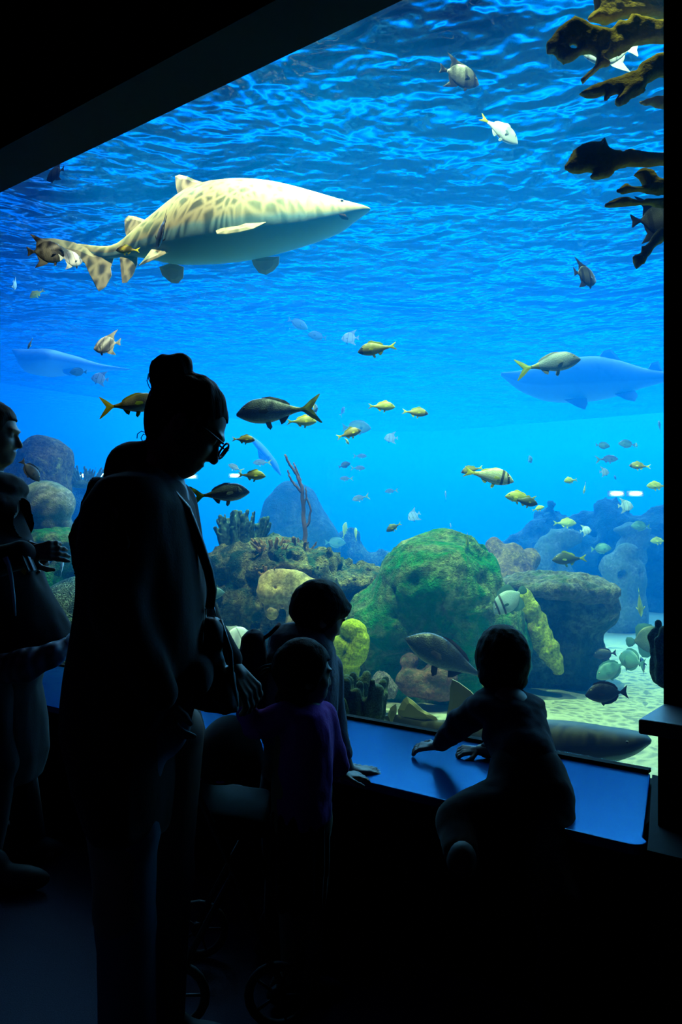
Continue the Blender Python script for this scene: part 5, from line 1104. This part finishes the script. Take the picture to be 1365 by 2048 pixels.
# ---------------------------------------------------------------- little girl in purple
YD = 2.16
pd = empty('person', (P(610, 1500, YD).x, YD, 0), 'little girl in a purple knitted cardigan holding the woman\'s hand', 'person')
hc4 = pv(610, 1345, YD); HM4 = rotm(20, 6); s4 = .72
lim4 = [B_(pv(606, 1395, YD), pv(604, 1425, YD), .036, .04), B_(pv(604, 1450, YD), pv(604, 1580, YD), .075, .078), B_(pv(604, 1580, YD), pv(604, 1640, YD), .08, .08),
        B_(pv(645, 1440, YD+.04), pv(656, 1500, YD+.05), .030, .027), B_(pv(656, 1500, YD+.05), pv(682, 1552, YD+.06), .025, .018), B_(pv(570, 1435, YD-.05), pv(512, 1450, YD-.07), .030, .026), B_(pv(512, 1450, YD-.07), pv(488, 1412, YD-.10), .025, .018),
        B_(pv(622, 1640, YD), (P(622, 1800, YD).x, YD, .27), .055, .038), B_((P(622, 1800, YD).x, YD, .27), (P(622, 1940, YD).x, YD-.01, .05), .036, .027), B_(pv(585, 1640, YD-.02), (P(585, 1800, YD).x, YD-.02, .27), .055, .038), B_((P(585, 1800, YD).x, YD-.02, .27), (P(585, 1940, YD).x, YD-.03, .05), .036, .027)]
h6 = hand_parts(P(488, 1410, YD-.10), (-.15, -.1, 1), (.6, -.75, 0), .58, .7, 1, .08); h7 = hand_parts(P(683, 1552, YD+.06), (.75, .4, -.1), (0, -.2, 1), .56, .2, -1, .15)
lo, hi = bones_box(lim4, .085); lo[2] = .02
multi('body', [(lambda q: bones_sd(q, lim4, .02), lo, hi, .012), (lambda q: smin(head_sd(q, hc4, HM4, s4, True), bones_sd(q, lim4[:1]), .025), hc4-.13, hc4+.12, .0055), (lambda q: bones_sd(q, h6, .006), *bones_box(h6), .003), (lambda q: bones_sd(q, h7, .006), *bones_box(h7), .003)], M_SKIN2, pd)
multi('hair', [(lambda q: smin(hair_sd(q, hc4, HM4, s4, .025, .014), ell(q, pv(588, 1395, YD), (.05, .06, .045)), .02)-.003*fbm(q*60, 3, 8), hc4-.14, hc4+.13, .006)], M_HAIR2, pd)
for pts in ([(562, 1335), (548, 1330), (530, 1332), (514, 1340)], [(562, 1345), (548, 1340), (532, 1345), (520, 1352)], [(560, 1338), (545, 1336), (528, 1340), (516, 1350)]):
    tube('hair_lock', rel(pd, [P(x, y, YD) for x, y in pts]), [.006, .005, .004, .002], M_HAIR2, pd, 6)
dl = [(1404, 575, 640, .05, 0), (1420, 562, 656, .085, 0), (1450, 556, 664, .095, 0), (1520, 556, 668, .10, 0), (1600, 550, 665, .105, 0), (1640, 548, 665, .105, 0)]
lo, hi = bbox_t(dl, YD, .05); lo[0] -= .10; hi[0] += .03; lo[1] -= .05
multi('cardigan', [(lambda q: smin(tower(q, dl, YD, .02), bones_sd(q, [B_(pv(648, 1435, YD+.04), pv(660, 1500, YD+.05), .042, .036), B_(pv(660, 1500, YD+.05), pv(676, 1536, YD+.06), .034, .030), B_(pv(572, 1432, YD-.05), pv(512, 1452, YD-.07), .04, .035), B_(pv(512, 1452, YD-.07), pv(494, 1424, YD-.095), .032, .027)], .015), .015)-fold(q, 51, .005, (22, 22, 14)), lo, hi, .0075)], M_PURP, pd)
gl2 = [(1610, 545, 660, .10, 0), (1720, 540, 658, .11, 0), (1800, 545, 652, .10, 0)]
lo, hi = bbox_t(gl2, YD, .04)
multi('skirt', [(lambda q: tower(q, gl2, YD, .015)-.006*np.sin(np.arctan2(q[..., 1]-YD, q[..., 0]-P(600, 0, YD).x)*14), lo, hi, .010)], M_DARKJ, pd)
for c in (A(P(630, 1950, YD).x, YD, .03), A(P(592, 1950, YD).x, YD-.03, .03)):
    multi('shoe', [(lambda q, c=c: smax(smin(ell(q, c, (.078, .032, .034)), ell(q, c+A(-.03, 0, .02), (.04, .03, .04)), .015), -(q[..., 2]-.002), .004), c-.1, c+.1, .008)], M_SHOE, pd)

# ---------------------------------------------------------------- toddler climbing on the sill
YE = 2.45
pe = empty('person', (P(1040, 1500, 2.25).x, 2.25, 0), 'toddler in a navy top leaning on the sill with one knee up, back to us', 'person')
hc5 = pv(1004, 1326, 2.50); HM5 = rotm(98, 8); s5 = .93
lim5 = [B_(pv(1008, 1372, 2.48), pv(1015, 1405, 2.44), .040, .05), B_(pv(1018, 1430, 2.42), pv(1045, 1510, 2.32), .082, .080), B_(pv(1045, 1510, 2.32), pv(1058, 1570, 2.24), .085, .09),
        B_(pv(965, 1415, 2.46), pv(920, 1452, 2.56), .036, .030), B_(pv(920, 1452, 2.56), pv(876, 1490, 2.68), .030, .022), B_(pv(1060, 1420, 2.46), pv(1020, 1500, 2.62), .036, .030), B_(pv(1020, 1500, 2.62), pv(962, 1500, 2.70), .028, .021),
        B_(pv(1035, 1600, 2.22), pv(915, 1640, 2.13), .072, .046), B_(pv(915, 1642, 2.13), pv(920, 1705, 2.02), .044, .030), B_(pv(1090, 1610, 2.2), (P(1088, 1750, 2.1).x, 1.97, .34), .072, .046), B_((P(1088, 1750, 2.1).x, 1.97, .34), (P(1085, 1900, 2.1).x, 1.95, .05), .044, .03)]
h8 = hand_parts(P(874, 1492, 2.68), (-.85, .3, -.12), (-.1, -.3, 1), .62, .35, -1, .1); h9 = hand_parts(P(960, 1500, 2.70), (-.93, .1, -.05), (0, -.4, .9), .62, .55, 1, .12)
lo, hi = bones_box(lim5, .085); lo[2] = .02
multi('body', [(lambda q: bones_sd(q, lim5, .022), lo, hi, .012), (lambda q: smin(head_sd(q, hc5, HM5, s5, True), bones_sd(q, lim5[:1]), .03), hc5-.14, hc5+.13, .0055), (lambda q: bones_sd(q, h8, .006), *bones_box(h8), .0032), (lambda q: bones_sd(q, h9, .006), *bones_box(h9), .0032)], M_SKIN2, pe)
multi('hair', [(lambda q: smin(hair_sd(q, hc5, HM5, s5, .012, .012), ell(q, hc5+A(0, -.03, -.045), (.072, .05, .045)), .02)-.003*fbm(q*60, 3, 9), hc5-.14, hc5+.14, .0055)], M_HAIR2, pe)
def etop(q):
    d = U(ell(q, pv(1014, 1418, 2.43), (.113, .085, .060), (0, .1, 0)), ell(q, pv(1006, 1384, 2.46), (.062, .055, .024)), ell(q, pv(1030, 1462, 2.38), (.098, .082, .085)), cone(q, pv(1036, 1475, 2.36), pv(1050, 1520, 2.29), .090, .094), k=.025)
    d = smin(d, bones_sd(q, [B_(pv(968, 1412, 2.46), pv(920, 1450, 2.56), .052, .044), B_(pv(920, 1450, 2.56), pv(884, 1483, 2.65), .040, .033), B_(pv(1062, 1418, 2.46), pv(1022, 1498, 2.62), .048, .042), B_(pv(1022, 1498, 2.62), pv(975, 1500, 2.69), .038, .031)], .02), .02)
    return d-fold(q, 61, .007, (12, 12, 26))
lo, hi = bones_box(lim5[1:7], .10)
multi('top', [(etop, lo, hi, .0075)], M_NAVY, pe)
def epant(q):
    d = U(ell(q, pv(1056, 1572, 2.25), (.117, .11, .095)), ell(q, pv(1052, 1530, 2.28), (.100, .095, .07)), k=.03)
    d = smin(d, bones_sd(q, [B_(pv(1030, 1600, 2.21), pv(917, 1640, 2.13), .086, .062), B_(pv(916, 1643, 2.13), pv(922, 1700, 2.03), .060, .048), B_(pv(1092, 1610, 2.2), (P(1088, 1750, 2.1).x, 1.97, .34), .082, .062), B_((P(1088, 1750, 2.1).x, 1.97, .34), (P(1085, 1880, 2.1).x, 1.95, .09), .056, .045)], .02), .03)
    return d-fold(q, 65, .006, (12, 12, 12))
lo, hi = bones_box(lim5[7:], .09); hi += A(.02, .1, .12); lo[2] = .03
multi('trousers', [(epant, lo, hi, .009)], M_DARKJ, pe)
for c, a in ((pv(922, 1722, 2.0), 1), (A(P(1085, 1900, 2.1).x, 1.94, .035), 0)):
    multi('shoe', [(lambda q, c=c: smin(ell(q, c, (.036, .085, .036)), ell(q, c+A(0, -.03, .02), (.034, .04, .04)), .015), c-.12, c+.12, .008)], M_SHOE, pe)

# ---------------------------------------------------------------- pushchair between the woman and the girl
YP = 2.2
ps = empty('pushchair', (P(450, 1600, YP).x, YP, 0), 'dark domed pushchair hood between the woman and the little girl', 'pushchair')
pcv = pv(458, 1535, YP)
def hood(q):
    d = ell(q, pcv, (.098, .16, .140)); d = np.abs(d+.006)-.006
    return np.maximum(smax(d, -(q[..., 2]-pcv[2]), .004), (q[..., 0]-pcv[0])*.8-(q[..., 2]-pcv[2])*.2-.08)
multi('hood', [(hood, pcv-A(.12, .18, .02), pcv+A(.12, .18, .16), .006)], M_COAT, ps)
sx = P(450, 1600, YP).x
multi('seat', [(lambda q: U(rbox(q, (sx+.02, YP, .50), (.10, .14, .03), .02, (0, .15, 0)), rbox(q, (sx-.075, YP, .62), (.02, .14, .14), .02, (0, -.25, 0)), k=.02), A(sx-.2, YP-.2, .42), A(sx+.2, YP+.2, .80), .012)], M_COAT, ps)
for s_ in (-.15, .15):
    tube('frame', rel(ps, [(sx-.17, YP+s_, .90), (sx-.12, YP+s_, .75), (sx+.02, YP+s_, .45), (sx+.16, YP+s_, .12)]), .010, M_LEATH, ps, 8)
    tube('frame', rel(ps, [(sx+.05, YP+s_, .40), (sx-.10, YP+s_, .12)]), .009, M_LEATH, ps, 8)
    for wx in (-.10, .16):
        ring = [(sx+wx+.075*math.cos(a), YP+s_*1.12, .087+.075*math.sin(a)) for a in [2*math.pi*k/20 for k in range(20)]]
        wh = tube('wheel', rel(ps, ring), .012, M_SHOE, ps, 8, True); tube('hub', rel(ps, [(sx+wx, YP+s_*1.12-.012, .087), (sx+wx, YP+s_*1.12+.012, .087)]), .022, M_LEATH, wh, 10)
        for k in range(5):
            a = 2*math.pi*k/5; tube('spoke', rel(ps, [(sx+wx, YP+s_*1.12, .087), (sx+wx+.07*math.cos(a), YP+s_*1.12, .087+.07*math.sin(a))]), .004, M_LEATH, wh, 6)
tube('handlebar', rel(ps, [(sx-.17, YP-.15, .90), (sx-.19, YP, .91), (sx-.17, YP+.15, .90)]), .012, M_LEATH, ps, 8)
tube('rim_band', rel(ps, [pcv+A(-.098, -.02, .01), pcv+A(-.06, -.128, .01), pcv+A(0, -.162, .01), pcv+A(.06, -.128, .01)]), .003, M_PURP, ps, 6)
